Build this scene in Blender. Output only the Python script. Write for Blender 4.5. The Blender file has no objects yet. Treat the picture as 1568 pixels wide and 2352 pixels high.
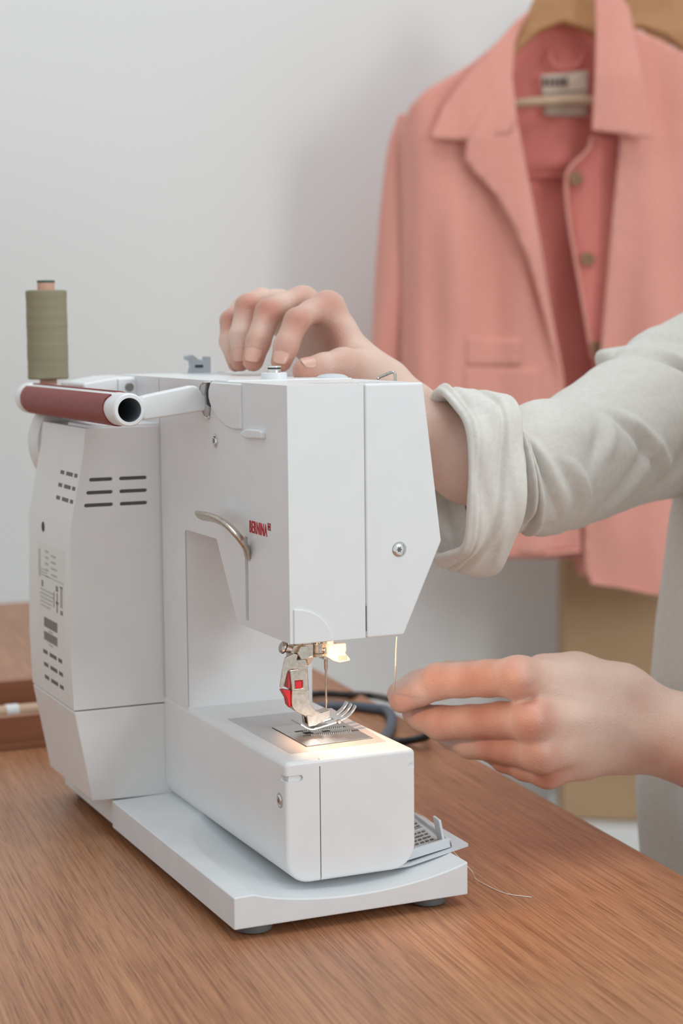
import bpy, bmesh, math, random
import numpy as np
from mathutils import Vector, Matrix, noise
from mathutils.geometry import delaunay_2d_cdt

sc = bpy.context.scene
COL = sc.collection
rnd = random.Random(7)

# ------------------------------------------------------------------ camera
cam_data = bpy.data.cameras.new('camera')
cam = bpy.data.objects.new('camera', cam_data)
COL.objects.link(cam)
YAW, PITCH, ROLL = 0.42030821, 0.1021942, -0.00970519
FW = Vector((math.sin(YAW)*math.cos(PITCH), math.cos(YAW)*math.cos(PITCH), -math.sin(PITCH)))
RT = FW.cross(Vector((0, 0, 1))).normalized()
UP = RT.cross(FW)
RT, UP = RT*math.cos(ROLL)+UP*math.sin(ROLL), -RT*math.sin(ROLL)+UP*math.cos(ROLL)
CAM = Vector((-0.31918405, -0.85645413, 0.31267022))
cam.matrix_world = Matrix(((RT.x, UP.x, -FW.x, CAM.x), (RT.y, UP.y, -FW.y, CAM.y), (RT.z, UP.z, -FW.z, CAM.z), (0, 0, 0, 1)))
cam_data.sensor_fit = 'VERTICAL'
cam_data.sensor_height = 36
cam_data.sensor_width = 24
cam_data.lens = 4134.70584/2352*36
cam_data.clip_start = 0.01
cam_data.dof.use_dof = True
cam_data.dof.focus_distance = 1.0
cam_data.dof.aperture_fstop = 8.5
sc.camera = cam

# ------------------------------------------------------------------ world, lights, exposure
w = bpy.data.worlds.new('room_daylight')
sc.world = w
w.use_nodes = True
bg = w.node_tree.nodes['Background']
bg.inputs[0].default_value = (0.90, 0.97, 1.0, 1)
bg.inputs[1].default_value = 0.73

def area(name, loc, target, sx, sy, power, color):
    l = bpy.data.lights.new(name, 'AREA')
    l.shape = 'RECTANGLE'; l.size = sx; l.size_y = sy; l.energy = power; l.color = color
    o = bpy.data.objects.new(name, l); COL.objects.link(o)
    o.location = loc
    o.rotation_euler = (Vector(target)-Vector(loc)).to_track_quat('-Z', 'Y').to_euler()
    return o
area('window_light', (1.25, -2.75, 1.0), (0.1, 0.2, 0.1), .75, .9, 26, (0.93, 0.985, 1.0))
area('soft_top_light', (0.5, -0.1, 2.7), (0.5, 0.0, 0.0), 1.6, 1.6, 25, (0.95, 0.99, 1.0))  # soft overhead light added so undersides turn darker than under the even world
vs = sc.view_settings
sc.display_settings.display_device = 'sRGB'
vs.view_transform = 'Standard'; vs.look = 'None'; vs.gamma = 1; vs.use_curve_mapping = False
vs.exposure = 0.0

# ------------------------------------------------------------------ materials
def mat(name, col, rough=0.5, metal=0.0, **kw):
    m = bpy.data.materials.new(name); m.use_nodes = True
    b = m.node_tree.nodes['Principled BSDF']
    b.inputs['Base Color'].default_value = (*col, 1)
    b.inputs['Roughness'].default_value = rough
    b.inputs['Metallic'].default_value = metal
    for k, v in kw.items(): b.inputs[k].default_value = v
    return m
def nd(m, t, **kw):
    n = m.node_tree.nodes.new(t)
    for k, v in kw.items(): setattr(n, k, v)
    return n
def lk(m, a, b): m.node_tree.links.new(a, b)
def noise_col(m, c1, c2, scale=(1, 1, 1), detail=3, rot=(0, 0, 0), lo=0.3, hi=0.7, bump=0.0, bscale=None, dist=0.001):
    """mottle a material between two colours, with optional fine relief"""
    b = m.node_tree.nodes['Principled BSDF']
    tc = nd(m, 'ShaderNodeTexCoord'); mp = nd(m, 'ShaderNodeMapping')
    mp.inputs['Scale'].default_value = scale; mp.inputs['Rotation'].default_value = rot
    geo = nd(m, 'ShaderNodeNewGeometry')
    lk(m, geo.outputs['Position'], mp.inputs['Vector'])
    n = nd(m, 'ShaderNodeTexNoise'); n.inputs['Scale'].default_value = 1; n.inputs['Detail'].default_value = detail
    lk(m, mp.outputs[0], n.inputs['Vector'])
    r = nd(m, 'ShaderNodeValToRGB')
    r.color_ramp.elements[0].position = lo; r.color_ramp.elements[1].position = hi
    r.color_ramp.elements[0].color = (*c1, 1); r.color_ramp.elements[1].color = (*c2, 1)
    lk(m, n.outputs[0], r.inputs[0]); lk(m, r.outputs[0], b.inputs['Base Color'])
    if bump:
        n2 = nd(m, 'ShaderNodeTexNoise'); n2.inputs['Scale'].default_value = 1; n2.inputs['Detail'].default_value = 2
        mp2 = nd(m, 'ShaderNodeMapping'); mp2.inputs['Scale'].default_value = bscale or scale; mp2.inputs['Rotation'].default_value = rot
        lk(m, geo.outputs['Position'], mp2.inputs['Vector']); lk(m, mp2.outputs[0], n2.inputs['Vector'])
        bp = nd(m, 'ShaderNodeBump'); bp.inputs['Strength'].default_value = bump; bp.inputs['Distance'].default_value = dist
        lk(m, n2.outputs[0], bp.inputs['Height']); lk(m, bp.outputs[0], b.inputs['Normal'])
    return m
WHITE = noise_col(mat('white_plastic', (.8, .81, .82), .34), (.78, .79, .80), (.82, .825, .83), (60, 60, 60), 2, lo=.2, hi=.8, bump=.06, bscale=(1800, 1800, 1800), dist=.0002)
WHITE2 = noise_col(mat('base_plastic', (.74, .76, .78), .42), (.71, .73, .75), (.77, .785, .80), (50, 50, 50), 3, lo=.2, hi=.8, bump=.08, bscale=(1500, 1500, 1500), dist=.0002)
HOUSE = noise_col(mat('warm_white_plastic', (.78, .77, .75), .45), (.77, .765, .75), (.80, .795, .78), (50, 50, 50), 2, lo=.2, hi=.8)
GREYP = mat('grey_plastic', (.42, .46, .49), .45)
GREYL = mat('pale_grey_plastic', (.62, .65, .68), .4)
DARK = mat('dark_gap', (.05, .05, .052), .7)
SLOT = mat('slot_grey', (.46, .47, .50), .6)
VENT = mat('vent_grey', (.13, .125, .12), .6)
RUBBER = mat('grey_rubber', (.13, .14, .15), .6)
CHROME = mat('chrome', (.82, .81, .79), .14, 1.0)
STEEL = noise_col(mat('satin_steel', (.6, .58, .54), .28, 1.0), (.50, .475, .44), (.64, .61, .57), (500, 500, 500), 3)
NICKEL = noise_col(mat('nickel', (.6, .55, .48), .24, 1.0), (.50, .45, .38), (.66, .61, .54), (400, 400, 400), 3)
PLATE = noise_col(mat('needle_plate_steel', (.56, .54, .51), .33, 1.0), (.46, .44, .41), (.60, .58, .55), (30, 900, 30), 3)
REDG = noise_col(mat('dark_red_rubber', (.24, .035, .03), .5), (.22, .03, .028), (.28, .045, .038), (300, 300, 300), 2, bump=.15, bscale=(2500, 2500, 2500), dist=.0002)
REDP = mat('red_plastic', (.52, .02, .025), .35)
REDT = mat('red_print', (.48, .012, .02), .5)
BLACKT = mat('grey_print', (.13, .13, .12), .6)
FADED = mat('faded_print', (.50, .50, .46), .6)
LABEL = mat('label_film', (.76, .755, .72), .4)
INNER = mat('tube_inside', (.22, .24, .27), .45)
PAD = mat('grey_bed_panel', (.56, .55, .55), .38)
LENS = mat('cream_plastic', (.60, .62, .63), .4)
SPOOLT = mat('olive_thread', (.28, .25, .16), .75)
SPOOLC = mat('pink_card_tube', (.66, .36, .28), .7)
GREENC = mat('green_plastic', (.05, .11, .07), .5)
CABLEK = mat('black_cable', (.012, .012, .014), .45)
CABLEB = mat('blue_grey_cable', (.09, .11, .15), .5)
THREAD = mat('pale_thread', (.78, .70, .63), .7)
WALLM = noise_col(mat('white_wall_paint', (.8, .8, .78), .9), (.795, .79, .775), (.815, .81, .80), (1.2, 1.2, 1.2), 2, bump=.05, bscale=(140, 140, 140), dist=.0005)
FLOORM = noise_col(mat('pale_floor', (.6, .57, .53), .6), (.55, .52, .48), (.65, .62, .58), (3, 3, 3), 3)
CABW = mat('white_cabinet_paint', (.78, .78, .77), .5)
BOARD = noise_col(mat('brown_board', (.46, .30, .17), .7), (.40, .25, .13), (.54, .36, .21), (2.5, 2.5, 5), 3)
HANGW = noise_col(mat('hanger_wood', (.5, .28, .13), .45), (.44, .21, .085), (.54, .28, .12), (8, 8, 40), 3)
TRAYW = noise_col(mat('tray_wood', (.30, .12, .06), .5), (.25, .095, .045), (.36, .155, .08), (8, 90, 90), 3)
STICK = noise_col(mat('pale_wood', (.55, .38, .26), .6), (.5, .34, .22), (.62, .44, .3), (8, 60, 60), 3)
BTN = mat('brown_button', (.33, .17, .08), .45)
TAG = mat('cream_tag', (.62, .50, .40), .8)
TAGT = mat('tag_print', (.12, .08, .07), .8)
HAIR = mat('brown_hair', (.10, .06, .04), .5)
TROUS = noise_col(mat('grey_trousers', (.45, .44, .43), .85), (.42, .41, .40), (.50, .49, .48), (300, 300, 300), 2)
NAIL = mat('fingernail', (.66, .37, .29), .3)

def fabric(name, c1, c2, bump=.35):
    m = noise_col(mat(name, c1, .9), c1, c2, (260, 260, 260), 4, lo=.3, hi=.7, bump=bump, bscale=(900, 900, 900), dist=.0006)
    b = m.node_tree.nodes['Principled BSDF']
    b.inputs['Sheen Weight'].default_value = .25
    b.inputs['Sheen Roughness'].default_value = .5
    b.inputs['Specular IOR Level'].default_value = .2
    return m
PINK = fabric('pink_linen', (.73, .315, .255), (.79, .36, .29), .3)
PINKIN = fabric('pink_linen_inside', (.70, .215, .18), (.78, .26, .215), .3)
LINEN = fabric('white_linen', (.68, .645, .595), (.74, .71, .66), .35)

def skin_mat():
    m = mat('skin', (.70, .44, .33), .48)
    b = m.node_tree.nodes['Principled BSDF']
    b.inputs['Subsurface Weight'].default_value = .25
    b.inputs['Subsurface Radius'].default_value = (.011, .0045, .0025)
    b.inputs['Subsurface Scale'].default_value = .5
    at = nd(m, 'ShaderNodeAttribute'); at.attribute_name = 'flush_shade'
    geo = nd(m, 'ShaderNodeNewGeometry')
    n = nd(m, 'ShaderNodeTexNoise'); n.inputs['Scale'].default_value = 70; n.inputs['Detail'].default_value = 3
    lk(m, geo.outputs['Position'], n.inputs['Vector'])
    ad = nd(m, 'ShaderNodeMath', operation='MULTIPLY_ADD'); ad.inputs[1].default_value = .45; ad.inputs[2].default_value = -.22
    lk(m, n.outputs[0], ad.inputs[0])
    a2 = nd(m, 'ShaderNodeMath', operation='ADD', use_clamp=True)
    lk(m, ad.outputs[0], a2.inputs[0]); lk(m, at.outputs['Fac'], a2.inputs[1])
    mx = nd(m, 'ShaderNodeMix', data_type='RGBA')
    mx.inputs[6].default_value = (.74, .53, .435, 1); mx.inputs[7].default_value = (.52, .205, .14, 1)  # dark end serves knuckle redness and the finger shade painted into the skin
    lk(m, a2.outputs[0], mx.inputs[0]); lk(m, mx.outputs[2], b.inputs['Base Color'])
    n2 = nd(m, 'ShaderNodeTexVoronoi'); n2.inputs['Scale'].default_value = 1100
    lk(m, geo.outputs['Position'], n2.inputs['Vector'])
    n3 = nd(m, 'ShaderNodeTexNoise'); n3.inputs['Scale'].default_value = 260; n3.inputs['Detail'].default_value = 3
    lk(m, geo.outputs['Position'], n3.inputs['Vector'])
    ad2 = nd(m, 'ShaderNodeMath', operation='ADD'); lk(m, n2.outputs[0], ad2.inputs[0]); lk(m, n3.outputs[0], ad2.inputs[1])
    bp = nd(m, 'ShaderNodeBump'); bp.inputs['Strength'].default_value = .4; bp.inputs['Distance'].default_value = .0005
    lk(m, ad2.outputs[0], bp.inputs['Height']); lk(m, bp.outputs[0], b.inputs['Normal'])
    return m
SKIN = skin_mat()

def wood_mat():
    m = mat('oak_veneer', (.36, .19, .11), .38)
    b = m.node_tree.nodes['Principled BSDF']
    geo = nd(m, 'ShaderNodeNewGeometry')
    rot = nd(m, 'ShaderNodeMapping', vector_type='POINT'); rot.inputs['Rotation'].default_value = (0, 0, .0903)
    lk(m, geo.outputs['Position'], rot.inputs['Vector'])
    def nz(scale, sc_, detail, rough=.6, dist=0):
        mp = nd(m, 'ShaderNodeMapping'); mp.inputs['Scale'].default_value = sc_
        lk(m, rot.outputs[0], mp.inputs['Vector'])
        n = nd(m, 'ShaderNodeTexNoise'); n.inputs['Scale'].default_value = scale
        n.inputs['Detail'].default_value = detail; n.inputs['Roughness'].default_value = rough; n.inputs['Distortion'].default_value = dist
        lk(m, mp.outputs[0], n.inputs['Vector'])
        return n
    broad = nz(1, (16, 1.6, 1), 4, .55, .4)
    mid = nz(1, (150, 3.2, 1), 5, .65, .3)
    fine = nz(1, (600, 9, 1), 4, .7)
    pore = nz(1, (1500, 24, 1), 3, .6)
    r1 = nd(m, 'ShaderNodeValToRGB')
    r1.color_ramp.elements[0].position = .3; r1.color_ramp.elements[0].color = (.325, .134, .062, 1)
    r1.color_ramp.elements[1].position = .72; r1.color_ramp.elements[1].color = (.51, .252, .128, 1)
    mixv = nd(m, 'ShaderNodeMath', operation='MULTIPLY_ADD'); mixv.inputs[1].default_value = .5
    lk(m, broad.outputs[0], mixv.inputs[0])
    m2 = nd(m, 'ShaderNodeMath', operation='MULTIPLY'); m2.inputs[1].default_value = .5
    lk(m, mid.outputs[0], m2.inputs[0]); lk(m, m2.outputs[0], mixv.inputs[2])
    lk(m, mixv.outputs[0], r1.inputs[0])
    r2 = nd(m, 'ShaderNodeValToRGB')
    r2.color_ramp.elements[0].position = .36; r2.color_ramp.elements[0].color = (.60, .53, .48, 1)
    r2.color_ramp.elements[1].position = .56; r2.color_ramp.elements[1].color = (1.12, 1.12, 1.12, 1)
    lk(m, fine.outputs[0], r2.inputs[0])
    r3 = nd(m, 'ShaderNodeValToRGB')
    r3.color_ramp.elements[0].position = .36; r3.color_ramp.elements[0].color = (.5, .42, .38, 1)
    r3.color_ramp.elements[1].position = .45; r3.color_ramp.elements[1].color = (1, 1, 1, 1)
    lk(m, pore.outputs[0], r3.inputs[0])
    mu = nd(m, 'ShaderNodeMix', data_type='RGBA', blend_type='MULTIPLY'); mu.inputs[0].default_value = .8
    lk(m, r1.outputs[0], mu.inputs[6]); lk(m, r2.outputs[0], mu.inputs[7])
    mu2 = nd(m, 'ShaderNodeMix', data_type='RGBA', blend_type='MULTIPLY'); mu2.inputs[0].default_value = .8
    lk(m, mu.outputs[2], mu2.inputs[6]); lk(m, r3.outputs[0], mu2.inputs[7])
    lk(m, mu2.outputs[2], b.inputs['Base Color'])
    bp = nd(m, 'ShaderNodeBump'); bp.inputs['Strength'].default_value = .25; bp.inputs['Distance'].default_value = .0003
    lk(m, fine.outputs[0], bp.inputs['Height']); lk(m, bp.outputs[0], b.inputs['Normal'])
    return m
OAK = wood_mat()

# ------------------------------------------------------------------ mesh helpers (geometry in metres; machine helpers take millimetres)
WORLD0 = {}
def tag(o, label=None, cat=None, group=None, kind=None):
    for k, v in (('label', label), ('category', cat), ('group', group), ('kind', kind)):
        if v: o[k] = v
    return o
def link_mesh(name, me, parent, origin=None):
    o = bpy.data.objects.new(name, me); COL.objects.link(o)
    n = len(me.vertices); co = np.empty(n*3, 'f'); me.vertices.foreach_get('co', co); co = co.reshape(-1, 3)
    lo, hi = co.min(0), co.max(0)
    org = Vector(((lo[0]+hi[0])/2, (lo[1]+hi[1])/2, lo[2])) if origin is None else Vector(origin)
    co -= np.array(org, 'f'); me.vertices.foreach_set('co', co.ravel()); me.update()
    if parent is None: o.location = org
    else:
        o.parent = parent; o.location = org-WORLD0[parent.name]
    WORLD0[o.name] = org
    return o
def mk(name, VF, m, parent=None, bevel=0, seg=2, smooth=35, solid=0, recalc=True, subsurf=0, mats=None):
    V, Fc = VF
    me = bpy.data.meshes.new(name); me.from_pydata([tuple(v) for v in V], [], [tuple(f) for f in Fc])
    if recalc:
        b = bmesh.new(); b.from_mesh(me); bmesh.ops.recalc_face_normals(b, faces=b.faces); b.to_mesh(me); b.free()
    me.materials.append(m)
    if smooth:
        me.shade_smooth()
        if smooth < 180: me.set_sharp_from_angle(angle=math.radians(smooth))
    o = link_mesh(name, me, parent)
    if solid:
        s = o.modifiers.new('solid', 'SOLIDIFY'); s.thickness = solid; s.offset = 0
    if bevel:
        bv = o.modifiers.new('bevel', 'BEVEL'); bv.width = bevel; bv.segments = seg; bv.limit_method = 'ANGLE'; bv.angle_limit = math.radians(28)
        bv.harden_normals = True
    if subsurf:
        s = o.modifiers.new('sub', 'SUBSURF'); s.levels = subsurf; s.render_levels = subsurf
    return o
def empty(name, loc, label, cat, group=None):
    o = bpy.data.objects.new(name, None); COL.objects.link(o); o.location = loc; o.empty_display_size = .02
    WORLD0[o.name] = Vector(loc)
    return tag(o, label, cat, group)
def join(*parts):
    V, Fc = [], []
    for v, f in parts:
        k = len(V); V += list(v); Fc += [tuple(i+k for i in q) for q in f]
    return V, Fc
def sc_(VF, s=.001): return [tuple(c*s for c in v) for v in VF[0]], VF[1]
def prism(poly, ax, a, b):
    """extrude a 2-D outline along an axis; x: (y,z)  y: (x,z)  z: (x,y)"""
    n = len(poly)
    def mkp(p, t):
        return {'x': (t, p[0], p[1]), 'y': (p[0], t, p[1]), 'z': (p[0], p[1], t)}[ax]
    V = [mkp(p, a) for p in poly]+[mkp(p, b) for p in poly]
    F_ = [tuple(range(n))[::-1], tuple(range(n, 2*n))]+[(i, (i+1) % n, n+(i+1) % n, n+i) for i in range(n)]
    return V, F_
def box(x0, x1, y0, y1, z0, z1): return prism([(x0, y0), (x1, y0), (x1, y1), (x0, y1)], 'z', z0, z1)
def frame_of(d, up=(0, 0, 1)):
    d = Vector(d).normalized(); u = Vector(up)
    if abs(d.dot(u)) > .97: u = Vector((1, 0, 0))
    a = d.cross(u).normalized(); return a, a.cross(d).normalized(), d
def lathe(p0, p1, prof, seg=32, cap=True):
    """prof = [(t along p0->p1 in units of length, radius)]"""
    p0 = Vector(p0); ax = Vector(p1)-p0; a, b, d = frame_of(ax); V, F_ = [], []
    for t, r in prof:
        c = p0+d*t
        for i in range(seg):
            th = 2*math.pi*i/seg
            V.append(tuple(c+a*(r*math.cos(th))+b*(r*math.sin(th))))
    for j in range(len(prof)-1):
        for i in range(seg):
            k = (i+1) % seg
            F_.append((j*seg+i, j*seg+k, (j+1)*seg+k, (j+1)*seg+i))
    if cap:
        F_.append(tuple(range(seg))[::-1]); F_.append(tuple((len(prof)-1)*seg+i for i in range(seg)))
    return V, F_
def cyl(p0, p1, r, r2=None, seg=24):
    L = (Vector(p1)-Vector(p0)).length
    return lathe(p0, p1, [(0, r), (L, r if r2 is None else r2)], seg)
def catmull(P, n):
    P = [Vector(p) for p in P]; Q = [P[0]*2-P[1]]+P+[P[-1]*2-P[-2]]; out = []
    for i in range(len(P)-1):
        a, b, c, d = Q[i:i+4]
        for k in range(n):
            t = k/n
            out.append(.5*((2*b)+(c-a)*t+(2*a-5*b+4*c-d)*t*t+(3*b-a-3*c+d)*t**3))
    out.append(P[-1]); return out
def tube(P, r, seg=12, n=8, flat=1.0, up=(0, 0, 1), smoothp=True):
    pts = catmull(P, n) if smoothp else [Vector(p) for p in P]
    V, F_ = [], []; N = len(pts); prev = None
    for j, p in enumerate(pts):
        d = (pts[min(j+1, N-1)]-pts[max(j-1, 0)])
        a, b, d = frame_of(d, up if prev is None else prev); prev = b
        rr = r(j/(N-1)) if callable(r) else r
        for i in range(seg):
            th = 2*math.pi*i/seg
            V.append(tuple(p+a*(rr*math.cos(th))+b*(rr*flat*math.sin(th))))
    for j in range(N-1):
        for i in range(seg):
            k = (i+1) % seg; F_.append((j*seg+i, j*seg+k, (j+1)*seg+k, (j+1)*seg+i))
    F_.append(tuple(range(seg))[::-1]); F_.append(tuple((N-1)*seg+i for i in range(seg)))
    return V, F_
def boolean(A, B, op='DIFFERENCE'):
    def tmp(VF):
        me = bpy.data.meshes.new('t'); me.from_pydata([tuple(v) for v in VF[0]], [], [tuple(f) for f in VF[1]])
        b = bmesh.new(); b.from_mesh(me); bmesh.ops.recalc_face_normals(b, faces=b.faces); b.to_mesh(me); b.free()
        o = bpy.data.objects.new('t', me); COL.objects.link(o); return o
    # work at 1000x so the exact solver has headroom
    oa = tmp(A); ob = tmp(B)
    md = oa.modifiers.new('b', 'BOOLEAN'); md.operation = op; md.object = ob; md.solver = 'EXACT'
    dg = bpy.context.evaluated_depsgraph_get(); ev = oa.evaluated_get(dg); me = ev.to_mesh()
    V = [tuple(v.co) for v in me.vertices]; F_ = [tuple(p.vertices) for p in me.polygons]
    ev.to_mesh_clear()
    for o in (oa, ob):
        md_ = o.data; bpy.data.objects.remove(o); bpy.data.meshes.remove(md_)
    return V, F_
def text_mesh(s, size, origin, xdir, zdir, m, name, parent, bold=0, sx=1.0, thick=.00015, space=1.0):
    cu = bpy.data.curves.new('t', 'FONT'); cu.body = s; cu.size = size; cu.extrude = thick; cu.offset = bold; cu.resolution_u = 3
    cu.space_character = space
    o = bpy.data.objects.new('t', cu); COL.objects.link(o)
    dg = bpy.context.evaluated_depsgraph_get(); me = o.evaluated_get(dg).to_mesh()
    X_ = Vector(xdir).normalized(); Z_ = Vector(zdir).normalized(); N_ = X_.cross(Z_)
    V = [Vector(origin)+X_*(v.co.x*sx)+Z_*v.co.y+N_*v.co.z for v in me.vertices]; F_ = [tuple(p.vertices) for p in me.polygons]
    o.evaluated_get(dg).to_mesh_clear(); bpy.data.objects.remove(o); bpy.data.curves.remove(cu)
    return mk(name, (V, F_), m, parent, smooth=0, recalc=False)

# ------------------------------------------------------------------ the room
WN = Vector((.0896, .996, 0))
def wall_pt(x, off=0): return (x+.0896*off, 1.64-.09*x+.996*off)
a = wall_pt(-3.2); b_ = wall_pt(4.2); c_ = wall_pt(4.2, .1); d_ = wall_pt(-3.2, .1)
tag(mk('wall_back', prism([a, b_, c_, d_], 'z', -.76, 2.0), WALLM, smooth=0), kind='structure')
tag(mk('floor', box(-3.2, 4.2, -3.2, 2.2, -.80, -.76), FLOORM, smooth=0), kind='structure')
a = wall_pt(-3.2, -.014); b_ = wall_pt(4.2, -.014); c_ = wall_pt(4.2); d_ = wall_pt(-3.2)
tag(mk('baseboard_back', prism([a, b_, c_, d_], 'z', -.76, -.68), CABW, smooth=0), kind='structure')

# ------------------------------------------------------------------ table
TZ = -.006
tbl = empty('table', (-.3, .4, -.76), 'large oak veneer table with visible straight grain, carrying the white sewing machine', 'table')
def tr(x, y):   # table frame: y runs along the long front edge
    return (.2766+x+.0905*y, y-.0905*x)
top = [tr(0, -.62), tr(0, 1.20), tr(-1.3, 1.20), tr(-1.3, -.62)]
mk('table_top', prism(top, 'z', TZ-.028, TZ), OAK, tbl, bevel=.0015)
for x, y in ((-.06, -.55), (-.06, 1.13), (-1.24, -.55), (-1.24, 1.13)):
    q = [tr(x-.03, y-.03), tr(x+.03, y-.03), tr(x+.03, y+.03), tr(x-.03, y+.03)]
    mk('leg', prism(q, 'z', -.76, TZ-.028), OAK, tbl, bevel=.003)
q = [tr(-.05, -.5), tr(-.05, 1.1), tr(-.07, 1.1), tr(-.07, -.5)]
mk('apron', prism(q, 'z', TZ-.11, TZ-.028), OAK, tbl)

# ------------------------------------------------------------------ the sewing machine (mm in its own frame: x = back to operator, y = head to handwheel)
sm = empty('sewing_machine', (.07, .17, -.006), 'white sewing machine with dark red carrying handle standing on the oak table', 'sewing machine')
MM = lambda VF: sc_(VF)
# base plate with a shallow dished recess
def base_top():
    nx, ny = 72, 90; V, F_ = [], []
    for j in range(ny+1):
        v = 216.6*j/ny
        for i in range(nx+1):
            u = 138*i/nx
            g = 1-((u-76)/64)**2-(max(v-20, 0)/152)**4
            dish = 9.0*max(0, g)**.85 if g > 0 else 0
            V.append((u, v, 17.6+2.0*u/138-dish))
    for j in range(ny):
        for i in range(nx):
            a = j*(nx+1)+i; F_.append((a, a+1, a+nx+2, a+nx+1))
    k = len(V); bord = [i for i in range(nx+1)]+[j*(nx+1)+nx for j in range(1, ny+1)]+[ny*(nx+1)+i for i in range(nx-1, -1, -1)]+[j*(nx+1) for j in range(ny-1, 0, -1)]
    for i in bord: V.append((V[i][0], V[i][1], 0))
    n = len(bord)
    for i in range(n): F_.append((bord[i], bord[(i+1) % n], k+(i+1) % n, k+i))
    F_.append(tuple(k+i for i in range(n))[::-1])
    return V, F_
basep = mk('base_plate', MM(base_top()), WHITE2, sm, smooth=30, bevel=.0009)
mk('rear_base', MM(box(1.8, 138, 216.6, 334, .4, 17.0)), HOUSE, sm, bevel=.001)
for x, y in ((16, 14), (120, 14), (16, 318), (120, 318)):
    mk('rubber_foot', MM(lathe((x, y, 1.5), (x, y, -6), [(0, 10.5), (4.5, 10.5), (6.4, 9.8), (7.45, 7.5)], 32)), RUBBER, sm)

HU, HV, V4 = 36.4, 6.8, 216.6
E_full = [(HU, 147.4), (103, 147.4), (126, 196.8), (115.3, 283), (HU, 283)]
Sprof = [(HV, 147.4), (84, 147.4), (116.5, 191.9), (170.9, 191.9), (170.9, 17.4), (318, 17.4), (318, 272), (300, 283), (HV, 283)]
A = prism([(HU, 10), (118, 10), (118, 100), (103.5, 147.4), (126, 196.8), (115.3, 283), (HU, 283)], 'y', 0, 330)
A = prism([(HU, 10), (118, 10), (119, 140), (126, 196.8), (115.3, 283), (HU, 283)], 'y', 0, 330)
body = boolean(A, prism(Sprof, 'x', 0, 200), 'INTERSECT')
# trim head to its face outline
cutp = [(103, 147.4), (126, 196.8), (140, 196.8), (140, 130), (103, 130)]
body = boolean(body, prism(cutp, 'y', -5, 112))
# face plate seam and space for the face plate
body = boolean(body, box(80.1, 140, -5, 62, 130, 300))
body = boolean(body, box(30, 56, 165, V4-.2, 0, 80.5))
# presser lifter slot
body = boolean(body, box(30, 40, 66.4, 71.2, 151, 198))
# column seam on the back
body = boolean(body, box(30, 37.2, V4-1.3, V4-.1, 80, 284))
shell = mk('body_shell', MM(body), WHITE, sm, bevel=.0013, seg=3)
mk('seam_lining', MM(box(36.9, 37.4, V4-1.4, V4, 80.5, 282)), DARK, shell, smooth=0)
mk('slot_lining', MM(box(38.2, 38.8, 66.2, 71.4, 150.6, 198.4)), SLOT, shell)
mk('head_interior', MM(box(79.6, 80.7, 9, 61, 152, 279)), SLOT, shell)
fp = [(80.7, 147.0), (103, 147.0), (126, 196.8), (115.3, 283), (80.7, 283)]
fpl = mk('face_plate', MM(prism(fp, 'y', HV, 61)), WHITE, sm, bevel=.0013, seg=3)
mk('seam_slit', MM(box(80.05, 80.75, HV+.3, HV+2, 151, 164.5)), DARK, shell, smooth=0)
mk('screw_recess', MM(lathe((100.4, HV-.05, 193.8), (100.4, 12, 193.8), [(0, 4.2), (.12, 4.2)], 40)), SLOT, fpl)
def torx(c, n, r, parent, mname='screw'):
    c = Vector(c); n = Vector(n).normalized()
    a, b, d = frame_of(n)
    s = mk(mname, MM(lathe(c, c+n, [(0, r), (.55, r), (.95, r*.82), (1.02, r*.5)], 36)), CHROME, parent)
    star = []
    for i in range(36):
        th = 2*math.pi*i/36; rr = r*(.36+.10*math.cos(6*th))
        star.append(c+n*1.03+a*(rr*math.cos(th))+b*(rr*math.sin(th)))
    V = [tuple(p) for p in star]+[tuple(p+n*.06) for p in star]
    F_ = [tuple(range(36))[::-1], tuple(range(36, 72))]+[(i, (i+1) % 36, 36+(i+1) % 36, 36+i) for i in range(36)]
    mk('star_socket', MM((V, F_)), mat('socket_dark', (.12, .12, .12), .5) if 'socket_dark' not in bpy.data.materials else bpy.data.materials['socket_dark'], s)
    return s
torx((99.9, HV-.1, 193.8), (0, -1, 0), 3.5, fpl)
mk('screw_recess', MM(lathe((HU-.12, 115.1, 248.6), (HU+1, 115.1, 248.6), [(0, 4.3), (.3, 4.3)], 36)), GREYL, shell)
torx((HU-.1, 115.1, 248.6), (-1, 0, 0), 3.4, shell)
# quarter round lens cover on the face bottom
qp = [(38.4, 147.2)]+[(38.4+21.8*math.cos(math.radians(t)), 147.2+18.6*math.sin(math.radians(t))) for t in range(0, 91, 6)]
mk('quarter_round_cover', MM(prism(qp, 'y', HV-.9, HV+.5)), WHITE, shell, bevel=.0006, seg=3)
# rounded pivot cover, grip and crescent at the top of the back
def bk(pts): return [(p[1]*1000, p[2]*1000) for p in pts]
qc = bk([(0.0364,0.0719,0.2817), (0.0364,0.0716,0.2571), (0.0364,0.0838,0.2567), (0.0364,0.0948,0.2579), (0.0364,0.1073,0.2618), (0.0364,0.1158,0.2659), (0.0364,0.1206,0.2703), (0.0364,0.1227,0.2734), (0.0364,0.1225,0.2775), (0.0364,0.1186,0.2816)])
qc = [(qc[0][0], 282.3)]+qc[1:-1]+[(qc[-1][0], 282.3)]
mk('pivot_cover', MM(prism(qc, 'x', HU-1.5, HU+.5)), WHITE, shell, bevel=.0010, seg=3)
mk('pivot_slot', MM(prism(bk([(0.0364,0.1179,0.2821), (0.0364,0.1259,0.2816), (0.0364,0.1277,0.2763), (0.0364,0.1273,0.2688), (0.0364,0.1222,0.2679), (0.0364,0.1234,0.2727), (0.0364,0.1225,0.2772)]), 'x', HU-.5, HU+.2)), DARK, shell)
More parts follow.
